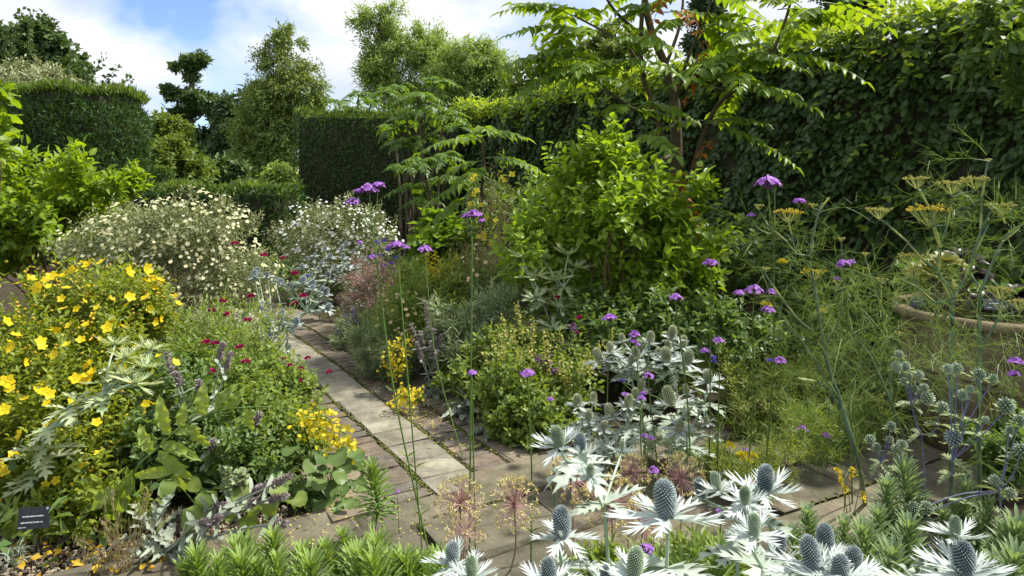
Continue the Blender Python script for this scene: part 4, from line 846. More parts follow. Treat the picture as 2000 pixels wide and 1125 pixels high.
# blue grey ones left of the path
kw = dict(mc='cone_blue', bl_=.07, hc=.05, rc=.016, bumps=70, leafL=.1, sr=.006)
sea_holly('blue grey sea holly with many heads where the path bends', G(560, 750), [P(560, 640, 5.4), P(600, 610, 5.4), P(530, 650, 5.4)], [(592, 547, 5.5, 1.2), (611, 553, 5.5, 1), (631, 566, 5.5, 1), (637, 569, 5.4, 1.1), (642, 599, 5.3, 1), (549, 551, 5.5, 1.1), (572, 558, 5.5, 1), (503, 528, 5.6, .9), (497, 536, 5.5, 1.2), (522, 536, 5.6, .8), (537, 545, 5.6, .8), (610, 562, 5.4, .9)], **kw)
sea_holly('lower blue grey sea holly beside the path edge', G(545, 790), [P(540, 690, 5.0), P(520, 680, 5.0)], [(479, 615, 5.1, 1), (524, 625, 5., 1.2), (578, 628, 5., 1.15), (551, 611, 5.2, .9), (524, 643, 5, .95), (551, 639, 5, 1), (562, 634, 5, .8), (514, 630, 5, .8)], **kw)
kw = dict(mc='cone_blue', bl_=.075, hc=.05, rc=.015, bumps=40, leafL=.12, sr=.006, ind=False)
for lb, bx, hs in (('far sea holly haze behind the path bend', 625, [(600, 505), (615, 498), (630, 512), (645, 500), (622, 525), (640, 535), (607, 535), (655, 520), (590, 520), (635, 485)]), ('far sea holly left of the pink haze flowers', 685, [(670, 500), (690, 492), (705, 480), (680, 520), (695, 520), (660, 530), (710, 505), (650, 540), (676, 475), (668, 485)])):
    Y = 7.9; sea_holly(lb, Pz(bx, Y, 0), [P(bx, 570, Y), P(bx-15, 550, Y), P(bx+15, 550, Y)], [(x, y, Y+U(-.3, .3), U(.8, 1.1)) for x, y in hs], **kw)
# green spiny ones
kw = dict(mc='cone_green', mbr='silver_green', mleaf='silver_green', bl_=.13, hc=.02, rc=.008, bumps=20, leafL=.13, sr=.007, wide=.3, flatn=.35)
sea_holly('young spiny sea holly with silvery stars in front of the yellow flowers', G(60, 1010), [P(95, 840, 3.2), P(200, 775, 3.2), P(130, 800, 3.2)], [(210, 745, 3.25, .9), (245, 695, 3.3, .9), (285, 715, 3.3, .9), (225, 670, 3.4, .8), (265, 745, 3.2, .9), (150, 780, 3.2, .7), (295, 680, 3.4, .8), (240, 730, 3.25, .8)], lower=5, **kw)
sea_holly('spiny grey green sea holly before the lime shrub', G(1070, 760), [P(1080, 640, 5.2), P(1060, 590, 5.2), P(1100, 560, 5.2)], [(1060, 505, 5.3, 1.1), (1110, 495, 5.3, 1.2), (1040, 540, 5.2, 1.2), (1085, 545, 5.2, 1.2), (1125, 520, 5.3, 1.1), (1045, 580, 5.1, 1.1), (1095, 600, 5.1, 1.1), (1020, 500, 5.3, 1), (1080, 640, 5, .9)], **kw)
sea_holly('small spiny sea holly in the middle of the right border', G(880, 740), [P(885, 640, 5.5), P(860, 640, 5.5)], [(860, 600, 5.5, 1.1), (890, 610, 5.5, 1), (840, 590, 5.6, 1), (920, 600, 5.5, 1), (870, 640, 5.4, .9)], **kw)

# crimson scabious: one wiry plant per clump
def wiry(name, label, base, heads, mat, sz, group=None, sr=.0022, tm='blob', nfl=26, foliage=None, flat_=.5):
    t = thing(name, label, 'plant', base, group); base = A([base[0], base[1], 0.])
    for x, y, yy in heads:
        tip = P(x, y, yy); ft = base+rng.normal(0, .05, 3)*A([1, 1, 0]); c = spline([ft, (ft+tip)/2+rng.normal(0, .05, 3), tip], 8)
        b = MB(); b.tube(c, sr*1.3, sr*.8, 4); so = b.build('stem', 'stem_green', t)
        b = MB(); d = rdir(nfl); d[:, 2] = np.abs(d[:, 2]); b.inst(TM['ovate'], frames(unit(d+A([0, 0, .2])), rdir(nfl), sz*U(.7, 1.1, nfl), sz*.7), tip+d*A([sz*.5, sz*.5, sz*.3]))
        b.build('flower_head', mat, so)
    return t
wiry('crimson_scabious', 'wiry plant with crimson button flowers beside the cream shrub', G(480, 830), [(459, 477, 5.6), (516, 500, 5.5), (552, 506, 5.5), (576, 536, 5.3), (592, 580, 5.1), (575, 595, 5.1)], 'crimson', .026)
wiry('crimson_scabious', 'wiry plant with dark red buttons in the middle of the left border', G(440, 900), [(414, 608, 4.5), (443, 616, 4.4), (483, 627, 4.3), (402, 670, 4.2), (468, 680, 4.1), (480, 708, 4.), (413, 727, 4.), (489, 580, 4.6), (420, 672, 4.2), (434, 590, 4.6)], 'crimson', .022)
wiry('crimson_scabious', 'wiry plant leaning over the path with crimson buttons', G(560, 870), [(553, 702, 4.2), (601, 701, 4.2), (590, 745, 4.1), (587, 722, 4.1), (643, 727, 4.2), (567, 715, 4.1)], 'crimson', .018)
wiry('crimson_scabious', 'small dark red flowers in front of the lime shrub', G(1100, 760), [(1088, 582, 5), (1131, 622, 4.9), (1126, 650, 4.9)], 'crimson', .02)
wiry('purple_flower', 'few violet flowers low in the left border', G(510, 800), [(512, 604, 5), (500, 660, 4.8), (508, 664, 4.8), (525, 656, 4.9), (600, 540, 5.6)], 'violet', .018)
wiry('violet_geranium', 'violet geranium flowers behind the pink haze', G(745, 690), [(735, 475, 7.4), (750, 472, 7.4), (757, 490, 7.3), (742, 500, 7.3), (762, 516, 7.2), (775, 505, 7.2), (790, 540, 7), (748, 520, 7), (770, 535, 7), (690, 585, 7)], 'violet', .03, foliage=None)

# fillers of the left border
herb('geranium', 'light green herb foliage at the left path edge', G(560, 880), blobs_of([(520, 760, 90, 70, 4.2), (560, 785, 50, 66, 4.2), (480, 830, 90, 80, 3.8), (545, 860, 80, 70, 3.8), (590, 845, 44, 46, 3.9)], 4), 'ovate', 'herb', .035, .024, 1500, 7, 200, .09, nst=40, sr=.0025)
herb('tall_herb', 'airy pale green stems and leaves between the flowers on the left', G(440, 860), blobs_of([(440, 680, 90, 90, 4.6), (510, 700, 60, 80, 4.7), (380, 720, 70, 60, 4.4), (400, 640, 60, 50, 4.8), (460, 760, 90, 60, 4.3)], 4.5), 'lance', 'herb', .045, .013, 1300, 7, 0, .14, nst=70, sr=.0025)
herb('dark_herb', 'deep green foliage in the shade behind the large leaves', G(330, 920), blobs_of([(330, 800, 90, 80, 3.9), (400, 860, 90, 80, 3.6), (300, 900, 70, 70, 3.5), (460, 900, 80, 60, 3.4)], 3.7), 'ovate', 'herb_dark', .04, .024, 1000, 7, 60, .1, nst=30, sr=.003)
herb('low_herb', 'green leafy growth at the front of the yellow flowered bush', G(150, 1030), blobs_of([(160, 990, 80, 40, 3.2), (230, 985, 50, 40, 3.2), (140, 1015, 50, 24, 3.1)], 3.2), 'ovate', 'hyper', .045, .02, 260, 7, 120, .12, nst=24, sr=.003)
herb('cream_understorey', 'shaded twiggy growth under the cream flowered shrub', G(380, 800), blobs_of([(360, 640, 110, 50, 6), (300, 660, 60, 40, 5.8)], 6), 'lance', 'cistus', .05, .016, 500, 7, 0, .15, nst=20, sr=.004)
q = G(640, 985); t = thing('mallow', 'broad rounded dark green leaves spilling onto the paving', 'plant', q)
n = 70; bx = U(550, 700, n); by = U(870, 1000, n); yy = 3.5+(985-by)/900+rng.normal(0, .07, n); T = A([P(x, y, z) for x, y, z in zip(bx, by, yy)]); T[:, 2] = np.maximum(T[:, 2], .03)
D = unit(T-(q+A([-.1, .25, .1]))+rng.normal(0, .12, (n, 3))); L = U(.05, .1, n); pieces(t, 'round', 'herb_dark', T, frames(D*A([1, 1, .3])+A([0, -.3, -.15]), A([0, -.35, 1.])+rng.normal(0, .3, (n, 3)), L, L*1.05), n)
stems(t, q+A([-.05, .2, 0]), T[::2], .003, 'stem_green', 'leaf_stalks')
# big dock like leaves
q = G(265, 1010); dk = thing('dock', 'leaning plant with very large crinkled light green leaves at front left', 'plant', q); Y = 3.05
c = spline([q, P(263, 924, Y), P(313, 871, Y), P(355, 835, Y), P(427, 803, Y), P(526, 796, Y), P(575, 817, Y)], 6); b = MB(); b.tube(c, .007, .003, 6); b.build('stem', 'stem_green', dk)
ds = [(258, 920, -.35, -1, .28, .13), (262, 930, 1, .25, .24, .085), (313, 868, .9, -.1, .17, .08), (330, 850, -.2, 1, .18, .1), (310, 880, .7, -.5, .19, .085), (300, 885, -.4, .8, .13, .08), (355, 835, .1, 1, .1, .07), (400, 812, -.1, 1, .13, .1), (427, 803, .3, 1, .13, .1), (370, 830, .6, -.7, .12, .07), (450, 800, .4, .7, .1, .07), (480, 798, .3, -.7, .1, .06), (500, 797, .5, .8, .09, .06), (530, 800, .7, .6, .08, .05), (555, 806, .8, -.4, .08, .05), (340, 845, 1, .3, .12, .08), (250, 945, -.8, -.4, .2, .1)]
T = A([P(x, y, Y) for x, y, *_ in ds]); D = A([(dx, -.25, dz) for _, _, dx, dz, _, _ in ds], float); N = A([(-.2*dx, -.9, .5) for _, _, dx, dz, _, _ in ds], float)+rng.normal(0, .2, (len(ds), 3))
pieces(dk, 'big', 'dock', T, frames(D, N, A([d[4] for d in ds]), A([d[5]*.68 for d in ds])), 99)
q = G(390, 1040); t = thing('round_leaved_plant', 'plain round green leaves below the drooping grey spikes', 'plant', q)
rl = [(409, 974, .12), (391, 1010, .13), (352, 945, .11), (384, 1063, .12), (462, 967, .12), (370, 950, .09), (500, 1000, .1), (525, 985, .1), (480, 1020, .09), (550, 960, .1), (440, 1000, .1), (330, 950, .08), (575, 985, .11)]
T = A([P(x, y-12, 2.95+U(-.05, .12)) for x, y, l in rl]); T[:, 2] = np.maximum(T[:, 2], .06); L = A([l*.75 for *_, l in rl]); n = len(rl)
pieces(t, 'round', 'herb', T, frames(A([0, -.5, -.6])+rng.normal(0, .5, (n, 3)), A([0, -.8, .7])+rng.normal(0, .25, (n, 3)), L, L), n); stems(t, q+A([0, .1, 0]), T, .004, 'stem_green', 'leaf_stalks')
t, _ = herb('rue', 'small blue green frilled foliage beside the round leaves', G(450, 1000), blobs_of([(450, 935, 28, 24, 3.05)], 3), 'round', 'herb_grey', .024, .018, 60, 6, 0, .05, nst=8, sr=.002)
q = G(12, 1060); t = thing('jagged_plant', 'large jagged green leaves at the lower left corner beside the sign', 'plant', q); n = 9
T = q+rng.normal(0, .04, (n, 3))*A([1, 1, 0])+A([0, 0, .03]); a = U(0, 6.28, n); D = np.stack([np.cos(a)*.6, np.sin(a)*.6-.2, U(.4, 1.2, n)], -1); pieces(t, 'jag', 'dock', T, frames(D, A([0, -.5, 1.])+rng.normal(0, .2, (n, 3)), U(.15, .26, n), U(.07, .1, n)), n)
for lb, px, py, cs in (('drooping yellow mullein sprays over the left path edge', 620, 935, [[(560, 830), (610, 805), (660, 835), (690, 880)], [(565, 840), (620, 825), (665, 860), (680, 885)], [(570, 850), (615, 840), (640, 870), (660, 880)], [(580, 830), (600, 815), (640, 822), (675, 860)], [(600, 850), (630, 845), (655, 870), (672, 888)], [(590, 820), (640, 815), (680, 855), (688, 870)]]),
                       ('yellow sprays hanging down beside the grey mound', 800, 760, [[(790, 650), (770, 690), (765, 740)], [(790, 650), (785, 690), (775, 738)], [(795, 655), (795, 690), (790, 730)], [(795, 650), (760, 690), (757, 725)]]),
                       ('low yellow sprays lying on the bricks', 800, 795, [[(830, 770), (790, 772), (765, 790)], [(830, 772), (800, 765), (775, 775)], [(830, 775), (800, 785), (785, 800)]])):
    q = G(px, py); t = thing('mullein', lb, 'plant', q); yy = q[1]*.97
    for pts in cs:
        c = spline([P(x, y, yy+U(-.08, .08)) for x, y in pts], 8); c[:, 2] = np.maximum(c[:, 2], .03); b = MB(); b.tube(np.concatenate([spline([q, c[0]], 4)[:-1], c]), .004, .002, 4); so = b.build('stem', 'stem_green', t)
        m = 55; T = c[rng.integers(3, len(c), m)]+rng.normal(0, .026, (m, 3)); T[:, 2] = np.maximum(T[:, 2], .02); R = frames(rdir(m), A([0, -.6, .6])+rng.normal(0, .5, (m, 3)), U(.009, .014, m), .012); pieces(so, 'flower5flat', 'yellow', T, R, 0, mass='blossom')
# fillers of the right border
sh, bl = herb('pink_haze_plant', 'pinkish seed haze along the far right path edge', G(735, 690), blobs_of([(730, 540, 50, 50, 7.1), (760, 570, 55, 50, 7), (720, 600, 50, 36, 6.9), (700, 560, 30, 40, 7)], 7), 'card', 'pinkhaze', .022, .012, 1700, 5, 0, .1, nst=90, sr=.002)
t, _ = herb('lavender', 'lavender with violet spikes where the path narrows', G(690, 672), blobs_of([(700, 650, 50, 26, 6.7)], 6.7), 'needle', 'herb_grey', .07, .008, 300, 8, 0, .1, nst=10)
spires(t, [P(x, y, 6.7) for x, y in ((668, 625), (675, 612), (685, 630), (692, 605), (690, 640), (662, 645), (700, 620), (680, 650), (707, 640), (655, 635))], G(700, 680), 'stem_green', 'violet', .12, 26, .02)
herb('santolina', 'grey green feathery mound at the right path edge', G(750, 745), blobs_of([(745, 690, 52, 40, 5.7), (720, 670, 34, 30, 5.9), (775, 710, 34, 36, 5.5)], 5.7), 'needle', 'herb_grey', .05, .007, 1100, 8, 0, .08, nst=30, sr=.003)
sh, bl = herb('peach_potentilla', 'small bush with peach coloured flowers beside the grey mound', G(800, 750), blobs_of([(790, 630, 45, 45, 5.8), (760, 650, 34, 36, 5.8), (800, 680, 36, 40, 5.7), (810, 600, 40, 30, 6)], 5.8), 'ovate', 'herb', .03, .014, 700, 7, 0, .1, nst=24)
p, n_ = front_shell(bl, 70); flowers_on(sh, p+n_*.02, n_, 'flower5flat', 'peach', .016, 100)
sh, bl = herb('apricot_potentilla', 'shaded bush with pale apricot flowers at the lime shrub edge', G(960, 740), blobs_of([(945, 550, 40, 50, 6), (960, 600, 40, 40, 5.9)], 6), 'ovate', 'herb_dark', .03, .014, 500, 7, 0, .1, nst=18)
p, n_ = front_shell(bl, 26); flowers_on(sh, p+n_*.02, n_, 'flower5flat', 'peach', .018, 60)
herb('artemisia', 'soft silvery green feathery clump between path and lime shrub', G(930, 760), blobs_of([(900, 640, 50, 40, 5.4), (950, 650, 50, 40, 5.3), (990, 600, 50, 40, 5.4), (870, 680, 40, 36, 5.3), (940, 690, 50, 36, 5.1)], 5.3), 'needle', 'herb_grey', .06, .009, 1000, 8, 0, .12, nst=40, sr=.002)
herb('border_herb', 'fresh green feathery foliage in the middle of the right border', G(850, 740), blobs_of([(840, 600, 60, 60, 5.9), (880, 640, 60, 60, 5.7), (810, 560, 50, 50, 6.4), (870, 560, 50, 50, 6.3), (900, 690, 50, 50, 5.4)], 6), 'lance', 'herb', .06, .014, 1300, 7, 0, .13, nst=50, sr=.003)
t, _ = herb('yellow_mullein', 'mullein with branching yellow flower spikes right of the pink haze', G(870, 720), blobs_of([(870, 560, 30, 40, 6.1)], 6), 'lance', 'herb_lime', .06, .015, 120, 6, 0, .1, nst=6)
spires(t, [P(x, y, 6.2) for x, y in ((835, 495), (850, 490), (860, 505), (875, 515), (890, 500), (900, 540), (845, 520), (865, 530), (905, 570), (915, 600))], G(872, 720), 'stem_green', 'yellow', .28, 60, .026, jit=.02)
herb('fatsia', 'glossy lobed green leaves before the dark sumac hollow', G(860, 625), blobs_of([(820, 470, 50, 30, 8.6), (880, 470, 60, 28, 8.6), (930, 480, 50, 30, 8.4), (850, 500, 80, 30, 8.3)], 8.5), 'big', 'fatsia', .26, .13, 70, 5, 120, .2, nst=14, sr=.008)
herb('hedge_foot_herb', 'dark mixed leaves under the hedge behind the lime shrub', G(1000, 610), blobs_of([(960, 470, 60, 60, 8), (1010, 440, 60, 50, 8), (970, 400, 50, 50, 9), (1040, 400, 60, 50, 9)], 8), 'ovate', 'herb_dark', .09, .05, 420, 7, 0, .25, nst=20)
for lb, x, Y, tp, n in (('tan airy grass seedheads left of the lime shrub', 960, 7.2, [(970, 370), (955, 350), (985, 390), (945, 400), (975, 420)], 500), ('buff grass plumes in the middle of the right border', 950, 6.4, [(950, 480), (930, 500), (975, 500), (900, 490), (955, 530), (985, 470)], 420)):
    base = Pz(x, Y, 0); t = thing('ornamental_grass', lb, 'grass', base); b = MB(); T = []
    for tx, ty in tp:
        for j in range(9):
            tip = P(tx+rng.normal(0, 14), ty+rng.normal(0, 16), Y+rng.normal(0, .1)); c = spline([base+rng.normal(0, .06, 3)*A([1, 1, 0]), (base+tip)/2+A([rng.normal(0, .05), 0, .15]), tip], 6); b.tube(c, .002, .001, 3); T.append(c[-5:]+rng.normal(0, .05, (5, 3)))
    b.build('stalks', 'straw', t, kind='stuff'); T = np.repeat(np.concatenate(T), 4, 0); T = T+rng.normal(0, .045, T.shape); pieces(t, 'needle', 'tan', T, frames(rdir(len(T))+A([0, 0, -.4]), rdir(len(T)), .04, .007), 0, mass='seedheads')
base = Pz(935, 7., 0); t = thing('evening_primrose', 'tall spike with bright yellow flowers left of the lime shrub', 'plant', base)
for tips, fl in (([(925, 340)], [(928, 342), (922, 350), (925, 380), (932, 372), (940, 400), (918, 398)]), ([(985, 300)], [(980, 345), (985, 352), (1000, 340)]), ([(955, 420)], [(950, 425), (968, 430), (945, 455), (935, 462), (960, 475), (945, 465)])):
    for tx, ty in tips:
        b = MB(); b.tube(spline([base, (base+P(tx, ty, 7))/2+A([.05, 0, 0]), P(tx, ty, 7)], 6), .007, .004, 5); so = b.build('stem', 'stem_green', t)
        m = 60; c = P(tx, ty, 7)+(base-P(tx, ty, 7))*U(0, .5, m)[:, None]; pieces(so, 'lance', 'herb', c, frames(rdir(m)+A([0, 0, .3]), A([0, 0, 1.])+rng.normal(0, .3, (m, 3)), .09, .022), 0)
        n = len(fl); flowers_on(so, A([P(x, y, 6.95) for x, y in fl]), A([(0, -1, .5)]*n)+rng.normal(0, .2, (n, 3)), 'flower4', 'yellow', .032, 20)
dh, bl = herb('leafy_herb', 'dense dark green leafy perennial beside the path on the right', G(1010, 870), blobs_of([(1000, 760, 90, 70, 4.6), (930, 740, 60, 60, 4.9), (1060, 790, 80, 70, 4.4), (1000, 830, 60, 40, 4.3), (1050, 850, 60, 34, 4.2), (975, 790, 44, 46, 4.6), (1000, 690, 70, 50, 5.0), (1110, 750, 60, 60, 4.6)], 4.6), 'ovate', 'herb', .038, .026, 1750, 7, 300, .1, nst=40, sr=.003)
sp_, _ = herb('spired_herb', 'pale yellow green flower spires above the dark leafy herb', G(1070, 800), blobs_of([(1060, 700, 80, 60, 4.9)], 4.9), 'lance', 'herb', .05, .015, 260, 7, 0, .12, nst=14)
tops = [P(x+rng.normal(0, 4), y+rng.normal(0, 8), 4.55+U(-.25, .25)) for x, y in ((945, 680), (960, 650), (975, 640), (985, 620), (995, 640), (1005, 660), (1015, 600), (1030, 630), (1045, 620), (1060, 640), (1075, 660), (1090, 650), (1100, 700), (1115, 690), (1085, 720), (1125, 720), (1140, 700), (1150, 690), (1065, 690), (1095, 740), (1110, 740), (970, 690), (1000, 700), (1030, 680), (1185, 660), (1200, 645), (1170, 680))]
spires(sp_, tops, G(1070, 810), 'stem_green', 'tan_green', .26, 60, .022, .0025, jit=.014)
herb('dark_purple_herb', 'herb with dusky purple flower heads by the dark foliage', G(1060, 830), blobs_of([(1060, 705, 20, 14, 4.5), (1080, 720, 16, 14, 4.5), (1130, 640, 14, 20, 4.8)], 4.5), 'card', 'calyx', .014, .012, 120, 5, 0, .04, nst=14, sr=.002)
herb('shaded_herb', 'shaded green herbs at the foot of the lime shrub', G(1300, 780), blobs_of([(1180, 640, 90, 50, 5.2), (1290, 640, 100, 60, 5.2), (1400, 660, 90, 70, 5.0), (1480, 700, 80, 70, 4.9)], 5.2), 'ovate', 'herb_dark', .06, .035, 700, 7, 60, .16, nst=26)
herb('golden_herb', 'yellow green feathery ground foliage behind the fennel', G(1480, 870), blobs_of([(1440, 760, 70, 50, 4.5), (1520, 760, 80, 50, 4.6), (1460, 800, 70, 40, 4.4), (1400, 720, 40, 40, 4.7), (1580, 740, 60, 40, 4.7)], 4.5), 'lance', 'herb_lime', .04, .009, 800, 7, 0, .1, nst=30, sr=.0025)
for lb, px, py, Y in (('dark spurge shoots behind the verbena on the right', 1490, 660, 5.3), ('dark spurge between the fennel stems', 1570, 700, 5.2)):
    base = Pz(px, Y, 0); t = thing('spurge', lb, 'plant', base)
    for j in range(9):
        tip = P(px+U(-60, 60), py+U(-40, 50), Y+U(-.2, .2)); b = MB(); c = spline([base+rng.normal(0, .05, 3)*A([1, 1, 0]), tip], 8); b.tube(c, .005, .004, 4); so = b.build('shoot', 'stem_green', t)
        m = 60; f = np.linspace(.45, 1, m); T = A([[np.interp(q_, np.linspace(0, 1, 8), c[:, i]) for i in range(3)] for q_ in f]); a = np.arange(m)*2.4; D = np.stack([np.cos(a), np.sin(a), .2+f*.6], -1); pieces(so, 'lance', 'euph_blue', T, frames(D, np.tile(A([0, 0, 1.]), (m, 1)), .085, .016), 0, mass='leaves')
shrub('hedge_climber', 'glossy leaves overhanging the hedge at the top right corner', 'shrub', Pz(1960, 5.2, 0), blobs_of([(1960, 60, 60, 90), (2010, 160, 50, 90), (1930, 20, 60, 50), (2030, 330, 40, 100)], 5.1, .5), 'ovate', 'herb_dark', .1, .05, 110, 7, 60, .25, nst=0)

# ------------------------------------------------------------------ the pot
PC, PR, PH = A([3.0, 4.2]), .585, .86
pot = thing('plant_pot', 'very large weathered terracotta pot in front of the hedge', 'pot', (*PC, 0))
def lathe(prof, c, n=56, r=.5):
    a = np.arange(n)*2*math.pi/n; v = []
    for rr, z in prof: v.append(np.stack([c[0]+rr*np.cos(a), c[1]+rr*np.sin(a), np.full(n, z)], -1))
    v = np.concatenate(v); t = []
    for i in range(len(prof)-1):
        for j in range(n): q0, q1 = i*n+j, i*n+(j+1) % n; t += [(q0, q1, q1+n), (q0, q1+n, q0+n)]
    return v, t
b = MB(); b.add(*lathe([(.40, 0), (.43, .02), (.475, .3), (.505, .44), (.512, .455), (.525, .46), (.525, .475), (.513, .482), (.518, .5), (.53, .505), (.53, .52), (.518, .527), (.528, .62), (.534, .79), (.53, .80)], PC)); b.build('bowl', 'terracotta', pot)
b = MB(); b.add(*lathe([(.53, .79), (.575, .80), (.59, .82), (.588, .845), (.57, .86), (.53, .858), (.515, .84), (.505, .76)], PC)); b.build('rim', 'terracotta', pot)
b = MB(); b.add(*lathe([(.515, .775), (.3, .79), (.02, .8)], PC, 30)); b.build('compost', 'soil', pot)
def aeonium(label, x, y, Y, z0, mat, ros, k):
    base = A([(x-CX)/F*Y, Y, z0]); t = thing('aeonium', label, 'plant', base)
    for px, py, s in ros:
        c = P(px, py, Y); b = MB(); b.tube(spline([base+rng.normal(0, .02, 3)*A([1, 1, 0]), (base+c)/2+rng.normal(0, .03, 3), c], 5), .012, .01, 6); so = b.build('stem', 'bark', t)
        n = 34; i = np.arange(n); a = i*2.4; el = 1.35-1.25*np.sqrt(i/n); D = np.stack([np.cos(a)*np.cos(el), np.sin(a)*np.cos(el)-.35, np.sin(el)], -1)
        pieces(so, 'strap', mat, c+D*.01, frames(D, A([0, -.3, 1.])-D*.4, s*(.5+.5*np.sqrt(i/n)), s*.42), 20, 'leaf', 'leaves')
aeonium('yellow green succulent rosettes in the large pot', 1830, 640, 3.95, .78, 'aeonium', [(1815, 535, .13), (1845, 515, .11), (1835, 560, .1)], 1)
aeonium('almost black succulent rosettes in the large pot', 1885, 640, 4.2, .79, 'aeonium_dark', [(1880, 510, .13), (1905, 540, .1), (1990, 580, .12), (1925, 590, .1)], 1)
herb('pot_herb', 'low green leaves along the back of the large pot', (PC[0]+.05, PC[1]+.25), [(A([PC[0]+.05, PC[1]+.22, .98]), A([.4, .2, .14]))], 'ovate', 'herb_dark', .08, .045, 90, 6, 30, .15, nst=0)
def label_sign(label, px, py, Y, w, h, tilt, lines, post, yaw=0., zb=0.):
    c = P(px, py, Y); t = thing('plant_label', label, 'sign', (c[0], c[1], zb))
    R = Matrix.Rotation(yaw, 3, 'Z') @ Matrix.Rotation(-tilt, 3, 'X'); R = A(R)
    def slab(x0, x1, z0, z1, y0, y1):
        v = A([(x, y, z) for z in (z0, z1) for y in (y0, y1) for x in (x0, x1)], float)@R.T+c
        return v, [(0, 1, 5), (0, 5, 4), (1, 3, 7), (1, 7, 5), (3, 2, 6), (3, 6, 7), (2, 0, 4), (2, 4, 6), (4, 5, 7), (4, 7, 6), (0, 3, 1), (0, 2, 3)]
    b = MB(); b.add(*slab(-w/2, w/2, -h/2, h/2, 0, .004)); pl = b.build('plate', 'sign', t, False)
    for lx0, lx1, lz, lh in lines:                    # printed lines: rows of small strokes, too small to read
        b = MB(); x = lx0
        while x < lx1:
            wd = min(U(.008, .02), lx1-x); b.add(*slab(x*1., x+wd, lz-lh/2, lz+lh/2, -.0012, -.0004)); x += wd+.003
        b.build('print_line', 'sign_white', pl, False)
    b = MB(); q = A([0, .006, -h/2])@R.T+c; b.tube([A([q[0], q[1]+.01, zb]), q, A([0, .006, h*.3])@R.T+c], .004, .004, 5); b.build('spike', 'sign_post', t)
label_sign('black plant label half hidden by jagged leaves at front left', 66, 1012, 2.98, .125, .09, .15, [(-.045, .04, .008, .005), (-.05, .038, -.017, .005), (-.06, -.03, -.036, .003), (.048, .056, .037, .008)], 1, .18)
label_sign('small slate grey label at the left rim of the pot', 1792, 590, 4.3, .09, .066, .5, [(-.028, .01, .004, .003), (-.03, -.015, .024, .003), (.028, .034, .02, .006)], 1, -.35, .76)
label_sign('grey label at the back of the pot behind the fennel stem', 1872, 570, 4.5, .085, .062, .45, [(-.028, .01, .022, .003), (-.03, .02, .0, .003)], 1, -.3, .77)
label_sign('large grey label in the front right of the pot', 1940, 594, 4.0, .1, .068, .5, [(-.02, .03, .004, .004), (-.02, 0, .024, .003), (-.035, -.012, -.022, .003)], 1, -.25, .76)
label_sign('second grey label behind the large one in the pot', 1976, 590, 4.15, .11, .068, .5, [(-.02, .02, .01, .003), (-.02, .01, -.012, .003)], 1, -.2, .77)

# ------------------------------------------------------------------ fennel
def umbel(t, c, w, mat, n=16):
    hub = c-A([0, 0, w*.42]); b = MB(); T = []
    i = np.arange(n); rr = np.sqrt((i+.5)/n)*w*.5; a = i*2.4
    tip = c+np.stack([np.cos(a)*rr, np.sin(a)*rr, w*.06*(1-(rr/(w*.5))**2)+rng.normal(0, w*.03, n)], -1)
    for q in tip:
        b.tube([hub, hub*.4+q*.6-A([0, 0, w*.02]), q], .0009, .0007, 3)
        m = 12; T.append(q+unit(rng.normal(size=(m, 3))*A([1, 1, .5]))*w*.075*U(.5, 1, (m, 1)))
    o = b.build('umbel', 'sheath', t); b = MB(); T = np.concatenate(T); b.inst(TM['blob'], iso(U(.0012, .0026, len(T))*max(1, w/.1)), T); b.build('florets', mat, o)
    return hub
def feather(b, p, d, L, n=7):
    """thread like leaf"""
    c = p+unit(d)*(np.linspace(0, 1, 6)*L)[:, None]+A([0, 0, -1.])*(np.linspace(0, 1, 6)**2*L*.25)[:, None]; b.ribbon(c, .0022, U(0, 1))
    for j in range(n):
        q = c[1+j*4//n]; dd = unit(unit(d)+rng.normal(0, .65, 3)); l = L*U(.25, .5); b.ribbon(q+dd*(np.linspace(0, 1, 4)*l)[:, None]+A([0, 0, -.2*l])*(np.linspace(0, 1, 4)**2)[:, None], .0019, U(0, 1))
        for e in range(2):
            q2 = q+dd*l*U(.3, .7); d2 = unit(dd+rng.normal(0, .6, 3)); b.ribbon(q2+d2*(np.linspace(0, 1, 3)*l*.6)[:, None], .0016, U(0, 1))
